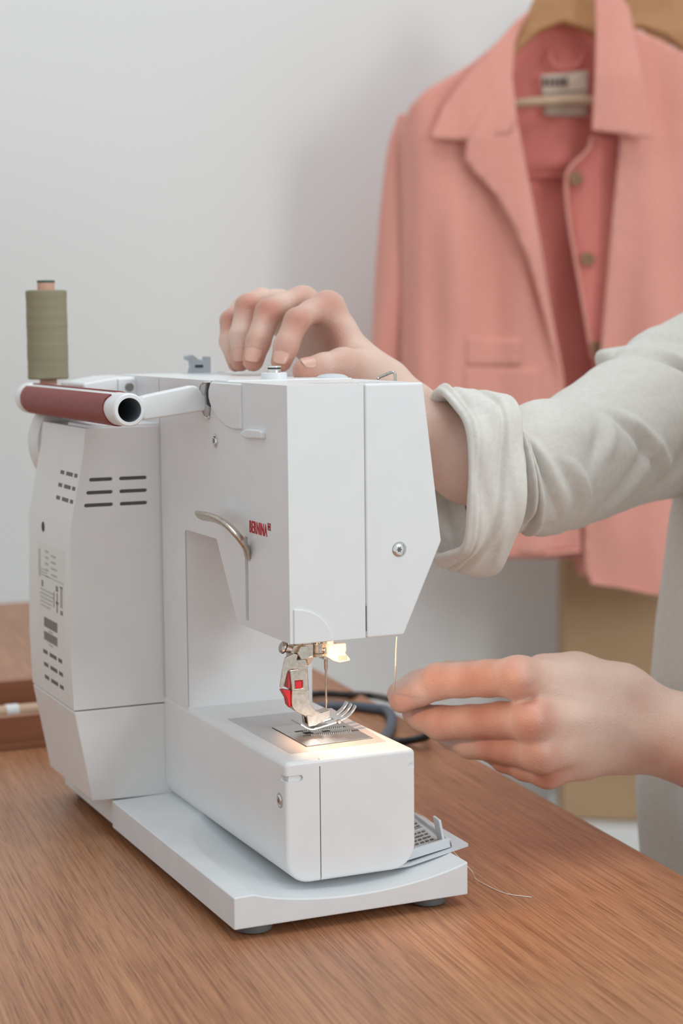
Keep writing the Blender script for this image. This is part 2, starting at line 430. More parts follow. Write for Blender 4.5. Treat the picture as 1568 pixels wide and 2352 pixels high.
rim = [Vector((HU-.9, y, z)) for y, z in bk([(0.0364,0.1200,0.2823), (0.0364,0.1318,0.2817), (0.0364,0.1365,0.2786), (0.0364,0.1375,0.2730), (0.0364,0.1356,0.2670), (0.0364,0.1313,0.2631), (0.0364,0.1270,0.2612), (0.0364,0.1232,0.2621)])]
mk('chrome_rim', MM(tube(rim, .65, 8)), CHROME, shell)
mk('crescent_plate', MM(prism(bk([(0.0364,0.1259,0.2814), (0.0364,0.1334,0.2802), (0.0364,0.1351,0.2761), (0.0364,0.1353,0.2715), (0.0364,0.1326,0.2661), (0.0364,0.1277,0.2620), (0.0364,0.1240,0.2621), (0.0364,0.1222,0.2677), (0.0364,0.1273,0.2693), (0.0364,0.1285,0.2750)]), 'x', HU-1.6, HU-.3)), mat('mid_grey_plastic', (.46, .46, .45), .4), shell, bevel=.0002)
mk('thread_cutter', MM(prism(bk([(0.0364,0.0697,0.2557), (0.0364,0.0597,0.2581), (0.0364,0.0417,0.2585), (0.0364,0.0379,0.2575), (0.0364,0.0374,0.2538), (0.0364,0.0599,0.2529), (0.0364,0.0685,0.2536)]), 'x', HU-2.6, HU+.4)), WHITE, shell, bevel=.0010, seg=3)
# lettering on the head
text_mesh('BERNINA', .0094, (.03625, .0632, .2012), (0, -1, 0), (0, 0, 1), REDT, 'brand_lettering', shell, bold=.00012, sx=.615, space=1.12)
cx, cz = 34.0, 206.8
lg = [box(36.1, 36.35, cx-1.9, cx+1.9, cz+1.35, cz+1.9), box(36.1, 36.35, cx-1.9, cx+1.9, cz-1.9, cz-1.35), box(36.1, 36.35, cx-1.9, cx-1.35, cz-1.9, cz+1.9), box(36.1, 36.35, cx+1.35, cx+1.9, cz-1.9, cz+1.9),
      box(36.1, 36.35, cx-.3, cx+.3, cz-.95, cz+.95), box(36.1, 36.35, cx-.95, cx+.95, cz-.3, cz+.3)]
mk('cross_emblem', MM(join(*lg)), REDT, shell, smooth=0)
# presser lifter
lev = [(HU-.5, 68.6, 193), (HU-5, 71, 197.5), (HU-9, 80, 207), (HU-11, 95, 215.5), (HU-12, 110, 219.5), (HU-12, 117, 220.8)]
lev = [(0.0364,0.0665,0.1879), (0.0330,0.0615,0.1935), (0.0290,0.0608,0.1991), (0.0260,0.0716,0.2050), (0.0250,0.0897,0.2070), (0.0250,0.1114,0.2064)]
mk('presser_lifter', tube(lev, .0041, 16, 8, flat=.5, up=(1, 0, 0)), NICKEL, sm)
# lower-left interior seam on column back (thin groove piece)
mk('column_seam', MM(box(HU-.08, HU+.3, 170.7, 171.4, 83, 191)), SLOT, shell, smooth=0)

# ---- rear housing
Hpoly = [(-22.9, 77.2), (-24.2, 113.7), (-22.4, 190), (-19.9, 203), (-13.0, 237.5), (-11.3, 252.4), (37, 252.6), (37, 77.2)]
def taper_y(poly, y0, y1, dz0=0, insx=0):
    n = len(poly); V = [(x, y0, z) for x, z in poly]+[(x+insx, y1, z) for x, z in poly]
    return V, [tuple(range(n))[::-1], tuple(range(n, 2*n))]+[(i, (i+1) % n, n+(i+1) % n, n+i) for i in range(n)]
hou = prism(Hpoly, 'y', V4, 318)
def stadium(cx, cz, w, h, n=6):
    r = h/2; pts = []
    for s, t0 in ((1, -90), (-1, 90)):
        for i in range(n+1):
            t = math.radians(t0+180*i/n); pts.append((cx+s*(w/2-r)+r*math.cos(t), cz+r*math.sin(t)))
    return pts
for z, x0 in ((220.6, -9.6), (212.6, -11.6), (204.8, -13.2)):
    hou = boolean(hou, prism(stadium((x0+5.4)/2, z, 5.4-x0, 2.3), 'y', V4-2, V4+2.2))
    hou = boolean(hou, prism(stadium((9.6+27.6)/2, z, 18.0, 2.3), 'y', V4-2, V4+2.2))
hobj = mk('rear_housing', MM(hou), HOUSE, sm, bevel=.0011, seg=3)
low = [(-23.1, 76.4), (37, 76.4), (37, 18.8), (-12.2, 18.8), (-20.5, 58)]
low = [(-22.9, 76.4), (37, 76.4), (37, 17.2), (-12.3, 18.2)]
lobj = mk('lower_housing', MM(prism(low, 'y', V4, 318)), HOUSE, sm, bevel=.0011, seg=3)
for z, x0 in ((220.6, -9.6), (212.6, -11.6), (204.8, -13.2)):
    mk('vent_slot', MM(prism(stadium((x0+5.4)/2, z, 5.0-x0, 2.0), 'y', V4+1.9, V4+2.3)), VENT, hobj, smooth=0)
    mk('vent_slot', MM(prism(stadium(18.6, z, 17.6, 2.0), 'y', V4+1.9, V4+2.3)), VENT, hobj, smooth=0)
def hx(z):   # x of the housing's slanted back face at height z
    P_ = [(77.2, -22.9), (113.7, -24.2), (190, -22.4), (203, -19.9), (237.5, -13.0), (252.4, -11.3)]
    for (z0, x0), (z1, x1) in zip(P_, P_[1:]):
        if z <= z1: return x0+(x1-x0)*(z-z0)/(z1-z0)
    return P_[-1][1]
def side_patch(y0, y1, z0, z1, proud=.12):
    return [(hx(z0)-proud, y0, z0), (hx(z0)-proud, y1, z0), (hx(z1)-proud, y1, z1), (hx(z1)-proud, y0, z1), (hx(z0)+.3, y0, z0), (hx(z0)+.3, y1, z0), (hx(z1)+.3, y1, z1), (hx(z1)+.3, y0, z1)], [(0, 1, 2, 3), (7, 6, 5, 4), (0, 4, 5, 1), (1, 5, 6, 2), (2, 6, 7, 3), (3, 7, 4, 0)]
for z in (223.0, 215.0, 207.0):
    for y0, y1 in ((220.5, 227.5), (231, 246), (250.5, 259.5)):
        mk('vent_slot', MM(side_patch(y0, y1, z-1.2, z+1.2, .06)), VENT, hobj, smooth=0)
for z in (104.5, 96.0, 87.5):
    for y0, y1 in ((238, 247), (251, 268), (273, 284)):
        mk('vent_slot', MM(side_patch(y0, y1, z-1.3, z+1.3, .06)), VENT, hobj, smooth=0)
mk('back_screw', MM(lathe((hx(186)-.3, 281, 186), (hx(186)+1, 281, 186), [(0, 3.2), (.5, 3.6)], 20)), DARK, hobj)
# rating label with faint printing
mk('rating_label', MM(side_patch(230, 296, 111, 176, .15)), LABEL, hobj, smooth=0)
lab = bpy.data.objects['rating_label']
def lp(y0, y1, z0, z1): return side_patch(y0, y1, z0, z1, .25)
prt, dk = [], []
for k in range(4): prt += [lp(268, 276, 170-4*k, 171.6-4*k), lp(250-(k > 1)*3, 262, 168.6-4*k, 170-4*k)]
for k in range(3): prt.append(lp(276-5*k, 288, 158-1.8*k, 158.8-1.8*k))
for k in range(5): prt.append(lp(252+3*k, 288, 144.6-2.6*k, 145.7-2.6*k))
prt.append(lp(232, 276, 154.5, 155.1))
dk += [lp(234, 239, 134.5, 137.2), lp(235, 236, 139, 151), lp(238, 239, 139, 151), lp(234, 240, 151, 152.4), lp(245, 250, 148, 151.5), lp(254, 255.3, 137, 147), lp(244, 250, 140, 141.5), lp(246, 248, 134.5, 147)]
prt += [lp(288.0, 292, 153, 171)]
dk += [lp(281, 285, 147, 151)]
for base_z, hgt in ((121.5, 6.2), (112.8, 5.6)):
    y = 247.0
    while y < 279:
        wd = rnd.choice((.5, .5, .9, 1.3)); dk.append(lp(y, min(y+wd, 279.5), base_z, base_z+hgt)); y += wd+rnd.choice((.5, .6, .9))
    prt += [lp(258, 268, base_z-2.4, base_z-1.2)]
mk('label_print', MM(join(*prt)), FADED, lab, smooth=0)
mk('barcode_and_symbols', MM(join(*dk)), mat('label_dark_print', (.25, .25, .22), .6), lab, smooth=0)
# shoulder above the housing, behind the handle
sh = [(1.5, 252.5), (37, 252.5), (37, 282.4), (24, 282), (1.5, 278.6)]
shl = mk('rear_shoulder', MM(prism(sh, 'y', 264, 318)), WHITE, sm, bevel=.0016, seg=3)
mk('handle_socket', MM(box(24.5, 36.6, 262.5, 264.3, 262, 281)), WHITE, shl, bevel=.0006)
mk('socket_screw', MM(lathe((31.8, 261.9, 275.6), (31.8, 264, 275.6), [(0, 2.6), (.3, 2.9), (1.5, 2.9)], 24)), mat('dull_steel', (.30, .28, .25), .4, .8), shl)
mk('under_ledge', MM(box(-9, 37.5, 217.5, 264, 251.5, 254.6)), WHITE, sm, bevel=.0008)
# hand wheel
mk('hand_wheel', MM(lathe((20, 322, 237), (20, 352, 237), [(0, 20), (2, 33.5), (5, 35), (22, 35), (26, 33), (28, 26), (28, 8)], 64)), HOUSE, sm)
mk('wheel_boss', MM(cyl((20, 316, 237), (20, 324, 237), 14)), GREYP, sm)

# ---- carrying handle
HC = (-11.4, 267.2)
han = mk('handle_tube', MM(boolean(lathe((HC[0], 125, HC[1]), (HC[0], 350, HC[1]), [(0, 8.7), (.9, 9.5), (211, 9.5), (212, 10.5), (224, 10.5), (225, 9.6)], 56),
                                   cyl((HC[0], 120, HC[1]), (HC[0], 190, HC[1]), 6.9, seg=48))), WHITE, sm)
mk('tube_lining', MM(lathe((HC[0], 125.9, HC[1]), (HC[0], 191, HC[1]), [(0, 6.85), (60, 6.6), (60.1, .1)], 48, cap=False)), INNER, han, recalc=False)
GA = [123, 150, 175, 205, 235, 262, 460]
GY = [142.0, 145.0, 145.0, 143.5, 144.0, 147.0, 147.0]
def grip():
    V, F_ = [], []; seg = 60
    ys = [157.5, 156.5, 160, 180, 220, 260, 300, 330, 338, 338.5]
    # C-shaped rubber sleeve: wraps from the upper back, round the outside, to below
    a0, a1 = math.radians(123), math.radians(97+360)
    nseg = 50; ny = 40
    for layer, r in ((0, 9.4), (1, 10.3)):
        for j in range(ny+1):
            for i in range(nseg+1):
                f = i/nseg; th = a0+(a1-a0)*f
                # near end dips back in the middle of the outer face
                y0 = float(np.interp(math.degrees(th), GA, GY))
                y = y0+(336-y0)*j/ny
                V.append((HC[0]+r*math.cos(th), y, HC[1]+r*math.sin(th)))
    n1 = (ny+1)*(nseg+1)
    for L in (0, 1):
        for j in range(ny):
            for i in range(nseg):
                a = L*n1+j*(nseg+1)+i; F_.append((a, a+1, a+nseg+2, a+nseg+1))
    for j in range(ny):
        for i in (0, nseg):
            a = j*(nseg+1)+i; F_.append((a, a+nseg+1, n1+a+nseg+1, n1+a))
    for i in range(nseg):
        for j in (0, ny):
            a = j*(nseg+1)+i; F_.append((a, a+1, n1+a+1, n1+a))
    return V, F_
mk('red_grip', MM(grip()), REDG, sm, smooth=45)
arm = [(-8, 271.5), (0, 275.5), (29, 282.2), (33, 279.5), (38, 274.5), (38, 264.0), (20, 263), (0, 260.6), (-8, 259.6)]
mk('handle_arm', MM(prism([(x, z-.0) for x, z in [(-3.4, 263.0), (-3.4, 274.2), (2, 275.5), (28.5, 280.2), (31, 279.2), (34, 274.8), (37.0, 272.6), (37.0, 265.6), (20, 263.4), (-2, 261.0)]], 'y', 128.4, 137)), WHITE, sm, bevel=.0015, seg=3)
mk('handle_arm', MM(prism([(-3.4, 263.0), (-3.4, 273.2), (28, 278), (37, 276), (37, 268), (0, 262)], 'y', 298, 310)), WHITE, sm, bevel=.0015, seg=3)
# ---- things on top
ZT = 283.0
mk('top_cover', MM(box(HU+.8, 114, 96, 119, ZT-.4, ZT+.55)), WHITE, sm, bevel=.0004)
mk('spool_base', MM(lathe((69, 105, ZT-1), (69, 105, 290), [(0, 7.6), (5.0, 7.4), (5.3, 6.8), (5.3, 2)], 40)), WHITE, sm)
wi = mk('bobbin_winder', MM(lathe((69, 105, 286), (69, 105, 294), [(0, 3.9), (2.4, 3.9), (3.2, 3.6), (3.5, 3.3), (4.2, 3.3), (4.3, 4.3), (4.9, 4.4), (5.2, 3.2), (5.3, .5)], 40)), CHROME, sm)
mk('winder_ring', MM(lathe((69, 105, 289.4), (69, 105, 291), [(0, 3.7), (.7, 3.7)], 32)), DARK, wi)
mk('tension_dial', MM(lathe((108, 111, ZT-.5), (108, 111, 287), [(0, 9.8), (1.4, 9.4), (2.6, 7), (3.2, 3.5), (3.3, .5)], 48)), GREYL, sm)
mk('thread_guide_wire', tube([(0.1165,0.0660,0.2833), (0.1176,0.0660,0.2845), (0.1186,0.0600,0.2861), (0.1202,0.0560,0.2874), (0.1214,0.0550,0.2871), (0.1219,0.0550,0.2852), (0.1219,0.0550,0.2822)], .0009, 10, 5), STEEL, sm)
clipo = mk('thread_guide_clip', MM(prism([(79, 282.8), (93.6, 282.8), (93.6, 294.2), (89.6, 294.4), (89.4, 291.6), (85, 292.6), (81, 295.6), (76.6, 295), (76.2, 292.6), (79.6, 291.4), (80, 288)], 'y', 278, 284)), GREYP, sm, bevel=.0005)
mk('clip_slot', MM(box(82.4, 88, 277.6, 278.2, 287, 288.8)), DARK, clipo, smooth=0)
mk('clip_plate', MM(box(76, 104, 262, 290, ZT-.3, ZT+.35)), GREYL, sm, bevel=.0003)
mk('bobbin_stop', MM(lathe((101.5, 281, ZT-.3), (101.5, 281, 285), [(0, 3), (.9, 2.8), (1.1, 1)], 20)), GREYP, sm)
mk('top_marks_reflection', MM(join(*[box(60+6*k, 63.5+6*k, 15+i*9, 17+i*9, ZT-.1, ZT+.08) for k in range(7) for i in range(3)])), mat('warm_grey_reflection', (.50, .44, .42), .5), sm, smooth=0)  # warm patches: pink reflection on the glossy top put into colour
# vertical spool pin carrying the thread
mk('spool_pin', MM(join(cyl((4.5, 360, 268), (4.5, 360, 345), 2.2), lathe((4.5, 360, 268), (4.5, 360, 279), [(0, 6.0), (6.6, 6.0), (7.0, 5.6)], 32), box(-2, 12, 316, 368, 273, 274.6))), mat('brown_pin', (.30, .17, .12), .5), sm)

# ---- free arm
BV = 15.4
def round_box(x0, x1, y0, y1, z0, z1, rt, rb, ry, n=8):
    """free-arm block: outline in (x,z) with big bottom radius, small top radius; front end edge rounded by ry"""
    def outline(ins):
        pts = []
        def arc(cx, cz, r, a0, a1):
            for i in range(n+1):
                t = math.radians(a0+(a1-a0)*i/n); pts.append((cx+r*math.cos(t), cz+r*math.sin(t)))
        a, b, c, d = x0+ins, x1-ins, z0+ins, z1-ins
        rt2, rb2 = max(rt-ins, .4), max(rb-ins, .4)
        arc(a+rb2, c+rb2, rb2, 180, 270); arc(b-rb2, c+rb2, rb2, 270, 360); arc(b-rt2, d-rt2, rt2, 0, 90); arc(a+rt2, d-rt2, rt2, 90, 180)
        return pts
    V, F_ = [], []; rings = []
    for k in range(6):
        t = math.radians(90*k/5); rings.append((y0+ry*(1-math.sin(t)), ry*(1-math.cos(t))))
    rings = rings[::-1]          # from face to side
    rings = [(y0+ry*(1-math.cos(math.radians(90*k/5))), ry*(1-math.sin(math.radians(90*k/5)))) for k in range(6)]+[(y1, 0)]
    N = len(outline(0))
    for y, ins in rings:
        V += [(x, y, z) for x, z in outline(ins)]
    F_.append(tuple(range(N)))
    for j in range(len(rings)-1):
        for i in range(N): F_.append((j*N+i, j*N+(i+1) % N, (j+1)*N+(i+1) % N, (j+1)*N+i))
    F_.append(tuple((len(rings)-1)*N+i for i in range(N))[::-1])
    return V, F_
blk = round_box(36.0, 113.6, BV, 216.4, 14.6, 82.0, 3.4, 14, 2.2)
blk = boolean(blk, box(56.0, 56.6, 0, 19, 5, 78.0))
blk = boolean(blk, prism([(x, z) for x, z in stadium(41.0, 72.8, 11, 3.4)], 'y', 0, BV+1.6))
blk = boolean(blk, prism([(y, z) for y, z in stadium(17.5, 72.9, 9, 3.4)], 'x', 30, 38.6))
blk = boolean(blk, prism([(x, z) for x, z in stadium(112, 72.4, 6, 3.4)], 'y', 0, BV+1.6))
fa = mk('free_arm', MM(blk), WHITE, sm, smooth=40)
mk('end_seam', MM(box(55.9, 56.7, BV+.8, 19.5, 16.5, 77.4)), DARK, fa, smooth=0)
mk('bed_seam', MM(box(56.0, 56.35, 16, 44, 81.6, 82.06)), GREYL, fa, smooth=0)
mk('screw_recess', MM(lathe((36.05, 21.0+2, 59.8), (35.9, 21+2, 59.8), [(0, 4.1), (.3, 4.1)], 32)), GREYP, fa)
torx((36.1, 23.0, 59.8), (-1, 0, 0), 3.1, fa)
pad = mk('bed_panel', MM(prism([(46.4, 33.0), (47.4, 32.4), (104.6, 35.9), (106, 37), (114.2, 131), (46.6, 131)][::1], 'z', 81.9, 82.12)), PAD, fa, smooth=0)
npl = mk('needle_plate', MM(prism([(60.8, 44.2), (102.0, 46.8), (104.2, 100), (61.6, 96.6)], 'z', 82.0, 82.6)), PLATE, sm, smooth=0, bevel=.0001)
mk('plate_gap', MM(prism([(60.3, 43.7), (102.5, 46.3), (104.7, 100.6), (61.1, 97.1)], 'z', 82.05, 82.2)), DARK, npl, smooth=0)
dog = []
for v in (67.2, 79.2):
    mk('feed_slot', MM(box(68.5, 104-(4 if v > 70 else 1), v-1.3, v+1.3, 82.3, 82.66)), DARK, npl, smooth=0)
    for i in range(21):
        x = 73.2+i*1.2
        dog.append(prism([(x, 82.3), (x+.95, 82.3), (x+.25, 83.25)], 'y', v-1.15, v+1.15))
mk('feed_slot', MM(box(71.5, 76.5, 70.5, 76, 82.3, 82.66)), DARK, npl, smooth=0)
mk('needle_slot', MM(box(82.8, 87.5, 71.6, 74.4, 82.3, 82.68)), DARK, npl, smooth=0)
mk('feed_dog', MM(join(*dog)), PLATE, npl, smooth=0)
gl = [box(63+(k % 2)*2, 101.2, 49+k*3.1, 49.28+k*3.1, 82.5, 82.64) for k in range(5)]+[box(80, 80.3, 47, 62, 82.5, 82.64), box(72, 72.25, 47, 60, 82.5, 82.64), box(92, 92.25, 47, 60, 82.5, 82.64)]
mk('guide_lines', MM(join(*gl)), mat('line_dark', (.28, .26, .24), .5), npl, smooth=0)

# ---- needle, clamp, presser foot (plane y = 73)
ny_ = 73.0
mk('needle_bar', MM(cyl((80.5, ny_, 127), (80.5, ny_, 152), 2.6)), NICKEL, sm)
nb = mk('needle_clamp', MM(join(cyl((80.6, ny_, 126.5), (80.6, ny_, 134.5), 4.3), cyl((84.0, ny_-1, 130), (84.0, ny_-5, 130), 1.8), box(82.5, 85.8, ny_-3.5, ny_+3.5, 124.8, 135))), NICKEL, sm, bevel=.0004)
mk('clamp_groove', MM(join(lathe((80.6, ny_, 128.2), (80.6, ny_, 129.4), [(0, 4.38), (.8, 4.38)], 24), box(82.3, 82.9, ny_-3.6, ny_-3.3, 125.2, 134))), DARK, nb, smooth=0)
mk('needle', MM(lathe((85.5, ny_, 127), (85.5, ny_, 92), [(0, 1.15), (7.5, 1.1), (9.5, .62), (28, .56), (32, .42), (35, .06)], 16)), STEEL, sm)
th = [(84.4, 133.4), (95.6, 133.4), (95.9, 129.6), (95.2, 127.6), (98.1, 124.4), (98.2, 122.9), (91.3, 122.3), (87.4, 123.8), (84.2, 126)]
thr = mk('needle_threader', MM(prism([(x, z+.4) for x, z in th], 'y', ny_-6.6, ny_-1.0)), LENS, sm, bevel=.0007, seg=3)
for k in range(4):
    mk('grip_rib', MM(box(90.3+1.35*k, 90.9+1.35*k, ny_-7.1, ny_-6.4, 124.6, 127.0)), mat('darker_cream', (.62, .5, .38), .5) if k == 0 else bpy.data.materials['darker_cream'], thr, smooth=0)  # ribs in a darker, warmer cream than the threader
mk('threader_post', MM(join(cyl((87, ny_-3.5, 133), (87, ny_-3.5, 150), 2.2))), LENS, sm)
# presser bar and clamp
mk('presser_bar', MM(cyl((68.5, ny_, 122), (68.5, ny_, 152), 3.0)), NICKEL, sm)
hexp = [(69.6+4.3*math.cos(math.radians(60*i)), 130.4+4.3*math.sin(math.radians(60*i))) for i in range(6)]
pc = mk('presser_clamp', MM(prism([(64.5, 134.5), (76.6, 134.5), (76.6, 127.6), (75.4, 124.8), (72.7, 122.2), (66, 122.0), (62.6, 126.5), (62.6, 131)], 'y', ny_-3.5, ny_+4)), NICKEL, sm, bevel=.0006)
mk('hex_nut', MM(prism(hexp, 'y', ny_-6.6, ny_-3.4)), NICKEL, pc, bevel=.0004)
mk('clamp_facet', MM(prism([(71.6, 127.0), (76.4, 127.3), (75.2, 124.6), (72.8, 122.5)], 'y', ny_-4.2, ny_-3.4)), mat('steel_painted_reflection', (.80, .50, .38), .2, 1.0), pc, bevel=.0002)  # warm reflection put into this facet's base colour
mk('clamp_slot', MM(prism([(65.2, 127.0), (71.2, 127.2), (71, 126.2), (65.6, 126.2)], 'y', ny_-4.9, ny_-4.2)), DARK, pc, smooth=0)
kn = mk('thumb_screw', MM(lathe((57.5, ny_-1, 134.2), (65, ny_-1, 131.0), [(0, 2.6), (.7, 3.5), (2.2, 3.5), (2.8, 2.4), (7, 2.3)], 28)), STEEL, sm)
mk('thumb_screw_band', MM(lathe((57.9, ny_-1, 134.0), (65, ny_-1, 131.0), [(1.4, 3.6), (2.0, 3.6)], 28)), DARK, kn, smooth=0)
levp = [(58.4, 128.4), (63.5, 130.2), (66.2, 129.6), (65.4, 126.0), (67.4, 124.0), (70.5, 123.2), (72.6, 122.6), (72.0, 120.9), (68.6, 120.4), (66, 121.2), (62.2, 121.8), (60.0, 121.0), (59.0, 118), (57.3, 112.0), (55.9, 111.1), (54.9, 112.0), (56.6, 121.5)]
mk('clamp_lever', MM(prism(levp, 'y', ny_-5.3, ny_-4.2)), NICKEL, sm, bevel=.0003)
# presser foot
pf = mk('foot_shank', MM(boolean(prism([(61.4, 121.0), (72.6, 121.2), (73.3, 107.6), (62.6, 108.8)], 'y', ny_-4.2, ny_+3.8), box(64.8, 69.2, ny_-9, ny_-1.5, 109.8, 114.4))), NICKEL, sm, bevel=.0007)
mk('red_window', MM(box(64.9, 69.1, ny_-3.2, ny_-2.4, 109.9, 114.3)), mat('ruby_plastic', (.30, .01, .025), .25), pf)
mk('red_slider', MM(box(60.2, 62.4, ny_-3.2, ny_+2.6, 110.4, 119.0)), mat('dark_red_plastic', (.34, .03, .04), .3), pf, bevel=.0004)
mk('red_tab', MM(prism([(57.4, 109.2), (59.2, 109.6), (62.7, 108.6), (62.8, 98.2), (61.0, 100.4), (60.2, 104.4), (58.8, 106.8)], 'y', ny_-2.6, ny_+2.6)), REDP, pf, bevel=.0005)
# curved neck: a bent strip
neck_o = [(62.8, 108.6), (62.6, 104.5), (62.8, 100.2), (64.6, 97.4), (67.4, 95.4), (71.6, 93.2), (76.0, 91.4)]
neck_i = [(73.0, 107.6), (73.3, 104.0), (74.0, 100.8), (75.8, 97.6), (78.2, 95.6), (80.6, 94.4), (81.8, 93.6)]
def strip(o, i_, y0, y1):
    o = catmull([(x, 0, z) for x, z in o], 5); i_ = catmull([(x, 0, z) for x, z in i_], 5)
    poly = [(p.x, p.z) for p in o]+[(p.x, p.z) for p in reversed(i_)]
    n = len(o); V = []; F_ = []
    for y in (y0, y1): V += [(x, y, z) for x, z in poly]
    N = len(poly)
    for k in range(n-1):
        a, b = k, k+1; c, d = N-2-k, N-1-k
        F_ += [(a, b, c, d), (N+d, N+c, N+b, N+a), (a, N+a, N+b, b), (d, c, N+c, N+d)]
    F_ += [(0, N-1, 2*N-1, N), (n-1, N+n-1, N+n, n)]
    return V, F_
# the neck is a broad plate seen from behind: width along x, curving in y/z
def neck():
    prof = [(0, 109.0), (-.6, 105), (-.4, 101.5), (1.2, 98.4), (4.2, 96.2), (8.0, 95.0), (12.0, 94.3)]
    rows = catmull([(0, a, b) for a, b in prof], 5); n = len(rows)
    V, F_ = [], []
    for k, p in enumerate(rows):
        f = k/(n-1)
        # plate edge positions measured from the photograph (x at left/right), drifting to the operator side
        xl = 62.8 if p.z > 100 else 62.8+(100-p.z)*1.9
        xr = 73.4 if p.z > 103 else 73.4+(103-p.z)*.95
        for y in (-.7, .7):
            V += [(xl, ny_-3.2+y, p.z), (xr, ny_-3.2+y, p.z)]
    for k in range(n-1):
        a = 4*k; b = a+4
        F_ += [(a, a+1, b+1, b), (a+2, b+2, b+3, a+3), (a, b, b+2, a+2), (a+1, a+3, b+3, b+1)]
    F_ += [(0, 2, 3, 1), (4*n-4, 4*n-3, 4*n-1, 4*n-2)]
    return V, F_
nk = mk('foot_neck', MM(strip(neck_o, neck_i, ny_-4.0, ny_+3.2)), NICKEL, sm, bevel=.0004)
bl = mk('foot_block', MM(boolean(prism([(71.6, 94.4), (74.8, 92.8), (86.0, 95.6), (86.0, 91.4), (76.8, 87.4), (72.6, 87.2)], 'y', ny_-4.4, ny_+4.4), box(70, 76, ny_-3.0, ny_+1.6, 88.6, 92.2))), STEEL, sm, bevel=.0003)
mk('block_cavity', MM(box(75.0, 75.4, ny_-3.0, ny_+1.6, 88.6, 92.2)), DARK, bl, smooth=0)
def sole():
    prof = catmull([(66.4, 0, 89.4), (73, 0, 85.8), (81, 0, 86.9), (89, 0, 88.5), (95, 0, 90.6), (99, 0, 93.4), (101.2, 0, 96.6)], 6)
    n = len(prof); V, F_ = [], []
    for p in prof:
        for y in (-7.6, 7.6):
            for t in (0, .95): V.append((p.x-.35*t*(p.x > 95), ny_+y, p.z+t))
    for k in range(n-1):
        a = 4*k; b = a+4
        F_ += [(a, b, b+2, a+2), (a+1, a+3, b+3, b+1), (a, a+1, b+1, b), (a+2, b+2, b+3, a+3)]
    F_ += [(0, 2, 3, 1), (4*n-4, 4*n-3, 4*n-1, 4*n-2)]
    return V, F_
so = sole()
so = boolean(so, box(93.5, 110, ny_-4.6, ny_-1.8, 80, 110))
so = boolean(so, box(93.5, 110, ny_+1.2, ny_+4.0, 80, 110))
so = boolean(so, box(83.5, 89.5, ny_-2.2, ny_+2.2, 80, 100))
mk('foot_sole', MM(so), CHROME, sm, bevel=.0002)
mk('sole_screw', MM(lathe((90, ny_-8.3, 89.0), (90, ny_-6, 89.0), [(0, 1.0), (.6, 1.4), (1.6, 1.4)], 20)), STEEL, sm)
# lamp inside the head
mk('lamp_bulb', MM(lathe((56, 42, 151), (56, 42, 144.6), [(0, 3.4), (3.6, 3.4), (5.6, 2.2), (6.4, .3)], 20)), (lambda m: (m.node_tree.nodes['Principled BSDF'].inputs['Emission Color'].__setattr__('default_value', (1, .62, .35, 1)), m.node_tree.nodes['Principled BSDF'].inputs['Emission Strength'].__setattr__('default_value', 3.0), m)[2])(mat('lamp_glass', (.9, .8, .7), .3)), sm)
pl = bpy.data.lights.new('sewing_lamp', 'SPOT'); pl.energy = .38; pl.color = (1.0, .55, .30); pl.shadow_soft_size = .006; pl.spot_size = math.radians(125); pl.spot_blend = .6
plo = bpy.data.objects.new('sewing_lamp', pl); COL.objects.link(plo); plo.location = (.060, .040, .1425)
plo.rotation_euler = (Vector((.120, .040, .085))-Vector(plo.location)).to_track_quat('-Z', 'Y').to_euler()

# ---- opened bobbin cover at the free arm's operator side
bc = [(78, 11.8), (84, 12.6), (112, 19.6), (141.5, 27.8), (141.5, 29.0), (112, 21.2), (84, 14.2)]
bcv = mk('bobbin_cover', [(0.0979,0.0200,0.0169), (0.1024,0.0200,0.0138), (0.1118,0.0200,0.0140), (0.1488,0.0200,0.0207), (0.1608,0.1100,0.0156), (0.1444,0.1100,0.0121), (0.0979,0.0200,0.0176), (0.1024,0.0200,0.0148), (0.1118,0.0200,0.0150), (0.1488,0.0200,0.0224), (0.1608,0.1100,0.0167), (0.1445,0.1100,0.0132)] and
         (lambda V: (V, [(0, 1, 2, 3, 4, 5), (11, 10, 9, 8, 7, 6)]+[(i, (i+1) % 6, 6+(i+1) % 6, 6+i) for i in range(6)]))([(0.0979,0.0200,0.0169), (0.1024,0.0200,0.0138), (0.1118,0.0200,0.0140), (0.1488,0.0200,0.0207), (0.1632,0.1150,0.0135), (0.1468,0.1150,0.0100), (0.0979,0.0200,0.0181), (0.1024,0.0200,0.0153), (0.1118,0.0200,0.0155), (0.1488,0.0200,0.0224), (0.1632,0.1150,0.0149), (0.1469,0.1150,0.0114)]), GREYL, sm, smooth=0)
def quad_slab(P4, h):
    P4 = [Vector(p) for p in P4]; n = (P4[1]-P4[0]).cross(P4[2]-P4[0]).normalized()
    if n.z < 0: n = -n
    V = [tuple(p) for p in P4]+[tuple(p+n*h) for p in P4]
    return V, [(0, 1, 2, 3), (7, 6, 5, 4)]+[(i, (i+1) % 4, 4+(i+1) % 4, 4+i) for i in range(4)]
c4 = [Vector((0.1024,0.0200,0.0153)), Vector((0.1488,0.0200,0.0224)), Vector((0.1632,0.1150,0.0149)), Vector((0.1409,0.1150,0.0105))]
def cq(s, t): return c4[0]*(1-s)*(1-t)+c4[1]*s*(1-t)+c4[2]*s*t+c4[3]*(1-s)*t
def cpatch(s0, s1, t0, t1, h, lift=0.0):
    VF = quad_slab([cq(s0, t0), cq(s1, t0), cq(s1, t1), cq(s0, t1)], h)
    return [(x, y, z+lift) for x, y, z in VF[0]], VF[1]
mk('cover_tray', cpatch(.0, .80, .04, .95, .0022), GREYL, bcv, bevel=.0004)
